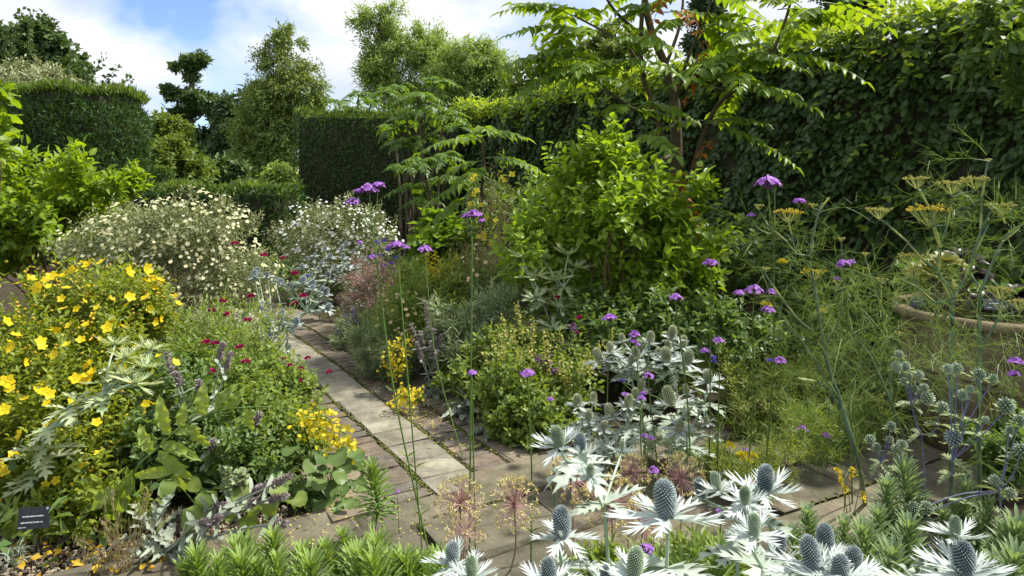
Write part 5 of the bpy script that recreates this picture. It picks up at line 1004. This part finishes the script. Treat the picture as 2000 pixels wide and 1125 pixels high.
def fennel(label, base, stem_px, umbels, Y, feathers=26, r=.008, FL=.22, fspots=None):
    base = A([base[0], base[1], 0.]); t = thing('fennel', label, 'plant', base); fb = MB()
    sh = MB(); nd = []
    for i, (pts, r0, r1) in enumerate(stem_px):
        q = [P(p[0], p[1], p[2] if len(p) > 2 else Y) for p in pts]
        if i == 0: q = [base]+q
        c = spline(q, 6); b = MB(); b.tube(c, r*r0, r*r1, 6); b.build('stem', 'stem_fennel', t)
        for p_, p2 in zip(q[1:-1], q[2:]): nd.append(p_); d = unit(p2-p_); sh.tube([p_-d*.005, p_+d*.03, p_+d*.07], [r*r1*1.3, r*r1*1.5, r*r1*1.05], None, 5)
        nd.append(q[-1])
    sh.build('leaf_sheaths', 'sheath', t, kind='stuff')
    for u in umbels:
        c = P(u[0], u[1], u[4] if len(u) > 4 else Y); hub = umbel(t, c, u[2]/F*c[1], u[3] if len(u) > 3 else 'fennel_flower', 18 if u[2] > 30 else 9)
        n0 = min(nd, key=lambda q: np.linalg.norm(q-hub)+(10 if q[2] > hub[2]+.02 else 0)); b = MB(); b.tube(spline([n0, (n0+hub)/2+rng.normal(0, .006, 3), hub], 5), r*.4, r*.22, 5); b.build('stem', 'stem_fennel', t)
    for _ in range(int(feathers*.5)):
        p_ = nd[rng.integers(len(nd))]; feather(fb, p_+rng.normal(0, .01, 3), rdir(1)[0]*A([1, 1, .6])+A([0, 0, .15]), FL*U(.6, 1.3))
    for fx, fy, fr, fn in (fspots or []):
        for _ in range(int(fn*.45)): feather(fb, P(fx+rng.normal(0, fr), fy+rng.normal(0, fr*.7), Y+rng.normal(0, .12)), rdir(1)[0]+A([0, 0, .1]), FL*U(.7, 1.2))
    fb.build('feathery_foliage', 'fennel_thread', t, kind='stuff'); return t
fennel('fennel with broad yellow umbels in front of the pot', G(1855, 1118), [([(1858, 900), (1858, 720), (1858, 585), (1832, 530), (1836, 480), (1818, 425)], 1.1, .5), ([(1858, 585), (1885, 545), (1905, 490), (1930, 440)], .7, .4), ([(1836, 480), (1850, 440), (1862, 385)], .5, .3), ([(1832, 530), (1800, 505), (1770, 470), (1735, 440)], .5, .3), ([(1836, 480), (1812, 400), (1795, 370)], .4, .3), ([(1858, 585), (1825, 590), (1790, 560), (1750, 540)], .5, .3)],
       [(1718, 410, 48), (1790, 350, 48), (1815, 410, 82, 'fennel_bright'), (1860, 357, 58), (1905, 350, 52), (1785, 502, 58), (1785, 528, 40)], 2.3, 60, .0085, .2, [(1700, 520, 30, 14), (1760, 560, 40, 10), (1830, 660, 45, 28), (1900, 700, 50, 28), (1790, 690, 45, 28), (1960, 700, 50, 22), (1850, 740, 50, 18), (1960, 470, 40, 12)])
fennel('fennel with tall bare tip at the right in front of the pot', G(1915, 1130), [([(1912, 900), (1912, 690), (1912, 570), (1895, 530), (1915, 450), (1918, 380), (1930, 310)], 1.0, .35), ([(1915, 450), (1945, 400), (1955, 420)], .4, .3), ([(1915, 570), (1960, 470), (2010, 430)], .6, .4), ([(1912, 690), (1950, 620), (1958, 590)], .5, .3)],
       [(1955, 402, 56), (1955, 566, 48), (1990, 590, 40), (1930, 312, 12)], 2.3, 46, .008, .2, [(1940, 650, 40, 12), (1980, 520, 40, 12)])
fennel('tall fennel leaning left with yellow umbels beside the verbena', G(1690, 985), [([(1675, 900), (1640, 780), (1615, 705), (1590, 560), (1582, 500), (1600, 410), (1612, 395)], 1.35, .4), ([(1590, 650), (1555, 620), (1525, 580), (1490, 530)], .7, .4), ([(1582, 500), (1555, 495), (1535, 470), (1500, 440)], .5, .35), ([(1555, 495), (1545, 455), (1540, 430)], .4, .3), ([(1630, 765), (1590, 745), (1560, 740)], .5, .6), ([(1640, 800), (1590, 700), (1545, 640), (1510, 590)], .6, .3), ([(1612, 705), (1620, 660), (1645, 600), (1643, 470)], .5, .25)],
       [(1540, 414, 54, 'fennel_bright'), (1482, 402, 20), (1588, 400, 18), (1590, 530, 46, 'fennel_bright'), (1643, 466, 16), (1635, 548, 22), (1495, 525, 18)], 2.95, 70, .0085, .26, [(1560, 520, 40, 16), (1640, 580, 50, 30), (1700, 620, 40, 24), (1560, 640, 40, 14)])
fennel('thin fennel stems leaning right between the fennel and the pot', G(1810, 980), [([(1745, 800), (1700, 695), (1665, 650), (1650, 560)], .9, .4), ([(1700, 695), (1670, 665), (1660, 655)], .5, .4), ([(1740, 780), (1735, 660), (1700, 540), (1690, 500)], .5, .3), ([(1735, 660), (1720, 590), (1722, 540)], .4, .3)],
       [(1722, 545, 26), (1690, 495, 16), (1755, 650, 18)], 3.1, 50, .008, .25, [(1720, 600, 50, 30), (1700, 720, 60, 40), (1640, 720, 60, 40)])
fennel('young fennel making a low feathery cloud on the paving', G(1640, 885), [([(1640, 820), (1645, 790)], .6, .4)], [], 3.9, 10, .007, .24, [(1600, 850, 50, 60), (1660, 830, 60, 60), (1560, 800, 40, 40), (1700, 790, 50, 50)])
fennel('young fennel cloud in front of the dark hedge foot', G(1660, 800), [([(1660, 700), (1665, 660)], .6, .4)], [], 4.6, 10, .007, .3, [(1600, 690, 60, 60), (1680, 680, 60, 70), (1740, 720, 40, 50), (1640, 740, 60, 60)])
fennel('short feathery fennel beside the small yellow daisies', G(1400, 940), [([(1400, 880), (1402, 860)], .6, .4)], [], 3.5, 8, .006, .2, [(1380, 890, 40, 34), (1450, 900, 40, 30), (1510, 880, 40, 30)])

# ------------------------------------------------------------------ verbena
def verbena(label, base, heads, node=None, r=.0026, bend=0., leaves=()):
    """heads: (px, py, Y, width in px); all joined at the node"""
    base = A([base[0], base[1], 0.]); t = thing('verbena', label, 'flower', base)
    tops = [P(h[0], h[1], h[2]) for h in heads]
    nd = P(*node) if node is not None else tops[0]-A([0, 0, .03])
    b = MB(); m = (base+nd)/2+A([bend, 0, 0]); c = spline([base, m, nd], 8); b.tube(c, r*1.25, r, 5)
    for tp in tops:
        ft = tp-A([0, 0, .014])
        if np.linalg.norm(ft-nd) > .012: b.tube(spline([nd, (nd+ft)/2+A([(ft[0]-nd[0])*.15, 0, -.01]), ft], 5), r*.75, r*.6, 4)
    b.build('stem', 'stem_green', t)
    for tp, h in zip(tops, heads):
        w = h[3]/F*h[2]*.5; n = 54; a = U(0, 6.28, n); rr = np.sqrt(U(0, 1, n))*w; q = tp+np.stack([np.cos(a)*rr, np.sin(a)*rr, w*.55*(1-(rr/w)**2)+rng.normal(0, w*.07, n)], -1)
        N = unit(np.stack([np.cos(a)*rr/w*.9, np.sin(a)*rr/w*.9, np.full(n, .8)], -1)+rng.normal(0, .25, (n, 3))); R = frames(unit(np.cross(N, rdir(n))), N, w*.24*U(.8, 1.2, n), 1.); R[:, :, 0] = np.cross(R[:, :, 1], unit(R[:, :, 2]))
        b = MB(); b.inst(TM['flower5flat'], R, q); hd_ = b.build('flower_head', 'purple', t)
        b = MB(); n = 26; a = U(0, 6.28, n); rr = np.sqrt(U(0, 1, n))*w*.75; top = tp+np.stack([np.cos(a)*rr, np.sin(a)*rr, w*.3*(1-(rr/w)**2)], -1)
        for q in top: b.tube([tp-A([0, 0, w*.5]), q], w*.03, w*.09, 3)
        b.build('calyx', 'calyx', hd_)
    T, D = [], []
    for f in leaves:
        q = A([np.interp(f, np.linspace(0, 1, len(c)), c[:, i]) for i in range(3)])
        for s in (-1, 1): T.append(q); D.append((s, U(-.3, .3), .75))
    if T: pieces(t, 'lance', 'herb', A(T), frames(A(D), A([0, -.6, .6])+rng.normal(0, .1, (len(T), 3)), .055, .009), 9)
    return t
V = verbena
V('tallest verbena with three purple heads left of the yew block', G(838, 1082), [(722, 371, 3.0, 36), (738, 364, 3., 28), (700, 375, 3., 20), (690, 396, 2.98, 30)], (728, 450, 3.0), .0036, -.03, (.12, .3, .5))
V('verbena with a cluster of three heads over the pink haze', G(826, 1090), [(775, 480, 3.02, 32), (760, 483, 3.02, 16), (791, 484, 3.02, 18)], (777, 510, 3.02), .0031, .0, (.1, .3))
V('verbena with a single wide head right of the three headed cluster', G(905, 900), [(830, 488, 4.2, 28)], None, .003, -.05)
V('small verbena head above the far sea holly', G(745, 760), [(728, 502, 5., 17)], None, .002)
V('tiny verbena head by the white flowered shrub', G(735, 740), [(703, 474, 5.2, 13)], None, .002)
V('tall verbena with paired heads at the evening primrose', G(917, 1092), [(925, 420, 2.95, 30), (909, 423, 2.95, 15), (941, 431, 2.95, 14)], (922, 445, 2.95), .0036, .0, (.14, .33, .6))
V('verbena with one small round head over the path edge', G(929, 1085), [(922, 728, 2.9, 18)], None, .003)
V('verbena with flat head in front of the dark leafy herb', G(1037, 1112), [(1031, 731, 2.85, 29)], None, .0034, .01, (.2,))
V('short verbena stem with nodding bud head by the white clump', G(1085, 1010), [(1075, 780, 3.3, 13)], None, .003)
V('verbena flower against the lime shrub base', G(1183, 890), [(1190, 622, 4., 28)], None, .0028)
V('verbena with stacked heads behind the silver cones', G(1266, 1000), [(1240, 654, 3.3, 22), (1238, 667, 3.28, 15), (1245, 673, 3.3, 12)], (1242, 690, 3.3), .003, .01)
V('verbena head over the lime shrub right of the silver clump', G(1350, 985), [(1320, 582, 3.2, 25)], None, .0035, .02)
V('verbena with wide head against the lime shrub edge', G(1385, 960), [(1389, 516, 3.3, 31)], None, .0032)
V('verbena with four purple heads in front of the rose bush', G(1455, 965), [(1472, 569, 3.1, 36), (1443, 573, 3.1, 22), (1508, 572, 3.1, 24), (1500, 606, 3.05, 26)], (1470, 620, 3.1), .0036, .02)
V('tall verbena with large purple head before the dark hedge', G(1490, 975), [(1500, 360, 3.05, 46), (1513, 356, 3.05, 20), (1562, 394, 3.05, 23), (1467, 421, 3.05, 16)], (1513, 460, 3.05), .0038, .02, (.12, .3, .5))
V('pair of verbena heads right of the silver cones', G(1400, 985), [(1403, 666, 3.0, 22), (1378, 686, 3., 20)], (1405, 735, 3.), .003)
V('verbena head among the fennel foliage with pale stem', G(1510, 915), [(1523, 705, 3.7, 25)], None, .003)
V('verbena head deep in the silver sea holly clump', G(1290, 960), [(1266, 735, 3.4, 21)], None, .0028)
V('sideways verbena heads in the middle of the silver clump', G(1255, 990), [(1253, 778, 3.25, 17), (1220, 770, 3.25, 13), (1257, 768, 3.27, 13)], (1250, 800, 3.2), .0028)
V('two small verbena heads at the foot of the silver clump', G(1263, 1060), [(1259, 851, 2.8, 13), (1272, 856, 2.8, 13)], (1264, 880, 2.8), .0026)
V('low verbena head beside the blue foreground cone', G(1272, 1090), [(1276, 919, 2.6, 22)], None, .0026)
V('bright verbena head low among the foreground sea hollies', (.3, 1.55), [(1262, 1073, 1.5, 31), (1284, 1096, 1.5, 18)], (1268, 1110, 1.5), .002)
V('magenta verbena head behind the green foreground cones', (.52, 1.85), [(1408, 998, 1.75, 19)], None, .0022)
V('cluster of verbena heads tangled in the fennel by the hedge', G(1665, 985), [(1648, 515, 2.9, 24), (1663, 512, 2.9, 16), (1640, 520, 2.9, 16), (1635, 545, 2.9, 15)], (1652, 545, 2.9), .0035)
V('verbena flowers cut by the right edge above the small sea holly', (1.32, 1.95), [(1984, 707, 1.8, 26), (1980, 731, 1.8, 22)], (1978, 760, 1.8), .0022)
V('tiny verbena flowers low on the cross path among fennel', G(1572, 900), [(1567, 834, 3.9, 12), (1560, 838, 3.9, 9), (1575, 841, 3.9, 9)], (1569, 860, 3.9), .002)
V('small violet verbena behind the fennel trunk on the paving', G(1618, 910), [(1613, 851, 3.85, 16)], None, .002)
V('very small verbena bud beside the upright spurge', G(780, 1045), [(776, 960, 3.1, 10)], None, .0018)
V('small dark verbena head over the yellow daisies', G(1462, 960), [(1456, 878, 3.5, 11)], None, .002)

# ------------------------------------------------------------------ foreground sea hollies
kw = dict(bl_=.08, hc=.053, rc=.0125, bumps=320, leafL=.085, sr=.0042, lower=2, nleaf=5)
g, bl2 = 'cone_green', 'cone_blue'
sea_holly('silver sea holly with a green cone and a blue cone highest in the foreground', (.2, 1.5), [P(1180, 985, 1.45), P(1140, 905, 1.42)], [(1089, 853, 1.35, .78, g), (1133, 868, 1.48, .85, bl2), (1153, 918, 1.35, .52, g), (1215, 872, 1.6, .5, g)], bl2, **kw)
sea_holly('single dark blue cone with drooping white bracts left of centre front', (.13, 1.3), P(1103, 1110, 1.25), [(1097, 1020, 1.25, 1.0, bl2)], bl2, **kw)
sea_holly('single tall grey green cone with pale violet bracts in the front centre', (.28, 1.2), P(1302, 1110, 1.15), [(1299, 975, 1.15, 1.12, bl2)], bl2, **kw)
sea_holly('sea holly with blue cone above two green cones right of centre front', (.5, 1.5), [P(1440, 1080, 1.42), P(1470, 1020, 1.42)], [(1495, 936, 1.42, 1.08, bl2), (1455, 967, 1.35, .72, g), (1398, 940, 1.5, .72, g), (1368, 955, 1.55, .8, bl2)], bl2, **kw)
sea_holly('sea holly with green cone over a dark cone in the front centre right', (.42, 1.1), P(1490, 1110, 1.08), [(1473, 1025, 1.05, .66, g), (1518, 1065, 1.15, .85, bl2)], bl2, **kw)
sea_holly('four crowded blue cones at the bottom edge right of centre', (.5, 1.0), P(1610, 1160, .98), [(1583, 1080, .98, .86, bl2), (1612, 1053, 1.06, .78, bl2), (1640, 1112, .95, .8, bl2), (1666, 1096, 1.02, .74, bl2)], bl2, **kw)
sea_holly('blue and green cones together at the bottom edge left of centre', (-.09, 1.15), P(900, 1180, 1.12), [(884, 1082, 1.15, .72, bl2), (921, 1108, 1.08, .66, g)], bl2, **kw)
sea_holly('pale cones cut by the bottom edge in the centre', (.12, 1.02), [P(1180, 1200, 1.), P(1090, 1190, 1.)], [(1241, 1098, 1.0, .78, g), (1072, 1118, 1., .74, bl2), (1143, 1095, 1.2, .3, g), (1182, 1122, 1., .5, bl2)], bl2, **kw)
sea_holly('green and blue cones at the lower right corner', (.72, 1.12), [P(1870, 1180, 1.08), P(1800, 1150, 1.1)], [(1866, 1028, 1.12, .6, g), (1882, 1092, 1.05, 1.0, bl2), (1800, 1092, 1.1, .3, g)], bl2, **kw)
# small headed sea holly with violet stems
kw = dict(mc='cone_green', mstem='stem_blue', mbr='silver_green', mleaf='herb_grey', bl_=.026, hc=.022, rc=.0095, bumps=60, leafL=.045, sr=.0021, lower=1, nleaf=4, wide=.2)
sea_holly('small green headed sea holly in front of the left pot wall', (1.28, 2.1), [P(1800, 850, 1.95), P(1780, 790, 1.95), P(1835, 830, 1.95)], [(x, y, 1.95, s) for x, y, s in ((1756, 692, .8), (1751, 716, 1), (1769, 715, .9), (1776, 735, .7), (1794, 732, .9), (1805, 757, .8), (1812, 778, 1.3), (1840, 796, 1.2), (1787, 760, .7), (1765, 745, .7))], **kw)
sea_holly('small sea holly heads low in front of the paving right', (1.12, 2.2), [P(1760, 960, 2.), P(1720, 905, 2.), P(1755, 920, 2.)], [(x, y, 2., s) for x, y, s in ((1741, 832, .9), (1700, 858, .9), (1712, 874, .9), (1753, 879, 1.2), (1762, 869, 1), (1738, 858, .7), (1766, 952, 1))], **kw)
sea_holly('small sea holly with one dark blue ball and violet branches', (1.19, 1.85), [P(1858, 930, 1.8), P(1860, 900, 1.8)], [(1862, 856, 1.8, 1.4, bl2), (1851, 720, 1.8, .9), (1869, 720, 1.8, 1), (1879, 771, 1.8, .9), (1913, 731, 1.8, 1), (1940, 739, 1.8, .8), (1965, 793, 1.8, 1.5), (1895, 760, 1.8, .7), (1925, 820, 1.8, .7)], **kw)
sea_holly('small sea holly heads at the right edge by the blue spurge', (1.3, 1.75), [P(1960, 1010, 1.7), P(1950, 960, 1.7)], [(1943, 938, 1.7, .9), (1974, 963, 1.7, .9), (1991, 821, 1.7, 1), (1995, 880, 1.7, 1.3), (1972, 840, 1.7, .7), (1785, 990, 1.7, .9), (1810, 992, 1.7, 1.1)], **kw)

# ------------------------------------------------------------------ alliums
def allium(label, x, y, Y, rpx, base, n=110):
    c = P(x, y, Y); r = rpx/F*Y; base = A([base[0], base[1], 0.]); t = thing('allium', label, 'flower', base)
    b = MB(); b.tube(spline([base, (base+c)/2+rng.normal(0, .012, 3), c], 6), .0034, .003, 5); b.build('stem', 'stem_allium', t)
    d = rdir(n); d[:, 2] = d[:, 2]+.25; d = unit(d); tips = c+d*r*U(.82, 1.05, (n, 1)); b = MB()
    for q in tips: b.tube([c, q], .001, .0008, 3)
    o = b.build('rays', 'allium_ray', t, kind='stuff'); m = 6; T = np.repeat(tips, m, 0); N = np.repeat(d, m, 0); b = MB(); b.inst(TM['needle'], frames(unit(N*.5+rdir(len(T))), rdir(len(T)), r*.17*U(.7, 1.2, len(T)), r*.05), T); b.build('star_florets', 'allium_star', t, kind='stuff')
allium('dried allium globe left of the slim verbena stems', 899, 985, 2.5, 50, G(905, 1112))
allium('dried allium globe with a purple centre in front of the paving', 1004, 985, 2.45, 52, G(995, 1120))
allium('lower dried allium globe under the left one', 908, 1045, 2.35, 42, (-.17, 2.4), 60)
allium('dried allium globe behind the highest green cone', 1115, 935, 2.6, 48, (.23, 2.65))
allium('dried allium globe between the two foreground blue cones', 1195, 985, 2.4, 56, (.35, 2.42))
allium('dried allium globe half hidden behind the centre grey cone', 1255, 1030, 2.3, 50, (.42, 2.35))
allium('dried allium globe in shade under the silver clump', 1330, 935, 2.8, 48, (.68, 2.85))
allium('low dried allium globe behind the green cone pair', 1230, 925, 2.9, 40, (.5, 2.95))

# ------------------------------------------------------------------ spurge along the front
def spurge(label, base, shoots, mat='euph', L=.085, W=.0072, n=150, group=None):
    base = A([base[0], base[1], 0.]); t = thing('spurge', label, 'plant', base, group)
    for x, y, Y in shoots:
        sc = U(.75, 1.2); tip = P(x+rng.normal(0, 6), y+rng.normal(0, 7)-(14 if y > 1000 else 0), Y); ft = base+rng.normal(0, .06, 3)*A([1, 1, 0]); c = spline([ft, (ft+tip)/2+rng.normal(0, .025, 3), tip-A([0, 0, .02])], 8); b = MB(); b.tube(c, .006, .004, 6); so = b.build('shoot', 'stem_green', t)
        i = np.arange(n); f = 1-(1-i/n)*min(.85, .26/np.linalg.norm(tip-ft)); s = np.linspace(0, 1, len(c)); T = np.stack([np.interp(f, s, c[:, k_]) for k_ in range(3)], -1)
        a = i*2.39996; up = .15+2.4*(i/n)**1.6; D = np.stack([np.cos(a), np.sin(a), up], -1)+rng.normal(0, .1, (n, 3)); rad = np.stack([-np.cos(a), -np.sin(a), np.full(n, .8)], -1)
        l = sc*L*(1-.45*(i/n)**3)*U(.85, 1.12, n); pieces(so, 'strap', mat, T, frames(D, rad, l, W*U(.85, 1.15, n)), 0, mass='leaves', r=np.clip(.25+.6*(i/n)**2+rng.normal(0, .12, n), 0, 1))
spurge('single upright spurge shoot on the paving before the mallow leaves', G(722, 1062), [(738, 905, 2.95)], L=.095, W=.012, n=110)
spurge('lone spurge rosette above the left end of the spurge row', (-.62, 2.05), [(530, 1045, 2.0), (480, 1062, 2.0)])
spurge('leftmost spurge clump at the bottom edge', (-.7, 1.75), [(385, 1092, 1.75), (430, 1100, 1.7), (350, 1110, 1.75), (470, 1090, 1.75)])
spurge('spurge clump with rosettes left of the middle of the row', (-.5, 1.8), [(500, 1095, 1.75), (545, 1090, 1.75), (585, 1078, 1.8), (610, 1100, 1.7), (455, 1075, 1.85)])
spurge('spurge with the tallest pale rosette in the row', (-.47, 2.02), [(662, 1040, 2.0), (690, 1075, 1.95), (640, 1078, 1.95)])
spurge('wide bright spurge rosette right of the middle of the row', (-.33, 1.8), [(742, 1068, 1.8), (700, 1092, 1.7), (770, 1090, 1.75), (735, 1105, 1.65)], n=150)
spurge('spurge rosettes at the right end of the row beside the cones', (-.2, 1.85), [(815, 1085, 1.8), (850, 1075, 1.9), (790, 1100, 1.75), (865, 1105, 1.7)])
eb = dict(mat='euph_blue', L=.07, W=.0075, n=190)
spurge('tall blue green spurge plume behind the lower right cones', (1.02, 1.75), [(1765, 905, 1.75), (1735, 945, 1.7)], **eb)
spurge('blue green spurge shoots left of the tall plume', (.78, 1.65), [(1575, 1005, 1.65), (1650, 1010, 1.65), (1545, 1040, 1.6), (1610, 1040, 1.6)], **eb)
spurge('large blue green spurge at the front right of centre', (.82, 1.45), [(1725, 985, 1.45), (1690, 1040, 1.4), (1765, 1030, 1.4), (1740, 1080, 1.3)], **eb)
spurge('blue green spurge under the violet stems at the right', (1.15, 1.75), [(1900, 945, 1.75), (1935, 970, 1.7), (1865, 975, 1.75), (1840, 990, 1.7)], **eb)
spurge('blue green spurge in the lower right corner', (.95, 1.3), [(1965, 1050, 1.3), (1990, 1020, 1.3), (1940, 1090, 1.25), (1985, 1095, 1.2)], **eb)
spurge('green spurge leaves between the front cones', (.4, 1.5), [(1290, 1090, 1.5), (1345, 1080, 1.5), (1330, 1110, 1.45), (1400, 1085, 1.55), (1420, 1105, 1.45)], n=110)
herb('chamomile', 'fine green seedlings on the cross path beside the yellow daisies', G(1470, 960), blobs_of([(1400, 915, 50, 30, 3.6), (1480, 905, 60, 36, 3.6), (1540, 900, 50, 36, 3.7), (1440, 940, 60, 26, 3.4)], 3.6), 'needle', 'herb_lime', .05, .006, 520, 8, 0, .09, nst=40, sr=.0015)
herb('meadow_rue', 'soft green ferny foliage on the paving near the fennel trunk', G(1600, 920), blobs_of([(1590, 860, 50, 34, 4.0), (1650, 840, 50, 34, 4.1), (1710, 810, 50, 40, 4.3), (1560, 830, 40, 40, 4.2)], 4), 'needle', 'herb', .05, .007, 480, 8, 0, .1, nst=36, sr=.0015)
herb('front_herb', 'fresh green leaves at the bottom edge under the sea hollies', (.38, 1.75), blobs_of([(1290, 1120, 60, 40, 1.8), (1390, 1110, 70, 46, 1.8), (1200, 1130, 60, 36, 1.8), (1450, 1090, 50, 40, 1.9)], 1.8), 'lance', 'herb', .045, .012, 260, 8, 120, .08, nst=30, sr=.002)
herb('marjoram', 'green leafy herb at the far right under the sea holly', G(1950, 960), blobs_of([(1940, 870, 50, 40, 3.4), (1985, 900, 40, 50, 3.3), (1990, 840, 30, 30, 3.5)], 3.4), 'ovate', 'herb_dark', .05, .03, 200, 7, 40, .1, nst=16)
herb('grey_sprig', 'tiny silver leaved sprig on the gravel at the corner', G(28, 1110), blobs_of([(32, 1085, 14, 18, 2.9)], 2.9), 'lance', 'stachys', .04, .008, 12, 5, 0, .05, nst=4, sr=.002)
# grasses at the front left, daisies, yellow stems
for lb, px, tips in (('pale wispy grass tuft at the front edge of the left border', 245, [(235, 965), (300, 940), (205, 1010), (268, 990), (220, 960), (315, 975), (190, 1030), (285, 960), (250, 1000), (330, 1000)]), ('buff bent grass stalks on the stone edging', 200, [(150, 1060), (230, 1040), (170, 1085), (260, 1065), (190, 1070), (240, 1095)])):
    base = G(px, 1118); t = thing('grass_tuft', lb, 'grass', base); b = MB(); T = []
    for tx, ty in tips:
        for j in range(3):
            tip = P(tx+rng.normal(0, 8), ty+rng.normal(0, 10), 2.75+rng.normal(0, .06)); c = spline([base+rng.normal(0, .025, 3)*A([1, 1, 0]), (base+tip)/2+A([rng.normal(0, .015), 0, .04]), tip], 6); b.tube(c, .0016, .0006, 3, U(0, 1))
            if j < 2: T.append(np.repeat(c[-5:], 3, 0)+rng.normal(0, .004, (15, 3))); D0 = unit(c[-1]-c[-3])
    b.build('blades', 'straw', t, kind='stuff'); T = np.concatenate(T); pieces(t, 'needle', 'straw', T, frames(rdir(len(T))*.4+A([0, 0, 1.]), rdir(len(T)), .02, .0018), 0, mass='seedheads')
wiry('yellow_daisy', 'small yellow daisies in front of the golden foliage', G(1440, 955), [(1426, 873, 3.6), (1458, 892, 3.55), (1470, 893, 3.55), (1457, 902, 3.5), (1447, 890, 3.55)], 'yellow', .024, nfl=30)
wiry('orange_daisy', 'two orange yellow flowers behind the green front cones', (.62, 1.8), [(1492, 1008, 1.75), (1505, 1015, 1.75), (1465, 945, 1.9)], 'fallen', .013)
wiry('yellow_lily', 'yellow flowers in the shade behind the fennel', G(1610, 760), [(1605, 610, 5.2), (1529, 514, 5.6), (1495, 597, 5.3)], 'yellow', .035)
wiry('blue_flower', 'few blue flowers beside the silver clump', G(1370, 880), [(1395, 708, 4.1), (1393, 700, 4.1), (1214, 744, 4), (1504, 706, 4.2), (1210, 742, 4.)], 'violet', .018)
t = thing('mustard_stems', 'upright yellow green bud stems on the paving right', 'plant', G(1650, 985)); b0 = G(1650, 985)
spires(t, [P(x, y, 3.2) for x, y in ((1632, 915), (1640, 930), (1665, 915), (1680, 915), (1650, 950), (1685, 960))], b0, 'stem_green', 'fennel_bright', .06, 30, .016, .0025, 'herb_lime', .004)
# undergrowth that nobody could count, between the plants of both borders
b = MB(); q = []
for _ in range(5200):
    x, y = U(-5, 5.2), U(2.9, 13.5)
    s_ = np.argmin(np.sum((CL[:, :2]-A([x, y]))**2, 1)); dist = np.linalg.norm(CL[s_, :2]-A([x, y]))
    if dist < .72 or y < min(3.98+.571*x, 4.6): continue
    q.append((x, y, U(.02, .3)*(1 if dist > 1.1 else .45)))
q = A(q); n = len(q); T = np.repeat(q, 5, 0)+rng.normal(0, .05, (n*5, 3)); T[:, 2] = np.maximum(T[:, 2], .01); n = len(T)
b.inst(TM['ovate'], frames(rdir(n)+A([0, 0, .3]), A([0, 0, 1.])+rng.normal(0, .5, (n, 3)), U(.05, .1, n), U(.02, .045, n)), T)
tag(b.build('undergrowth', 'herb_dark'), 'low green undergrowth covering the border soil', 'undergrowth', kind='stuff')
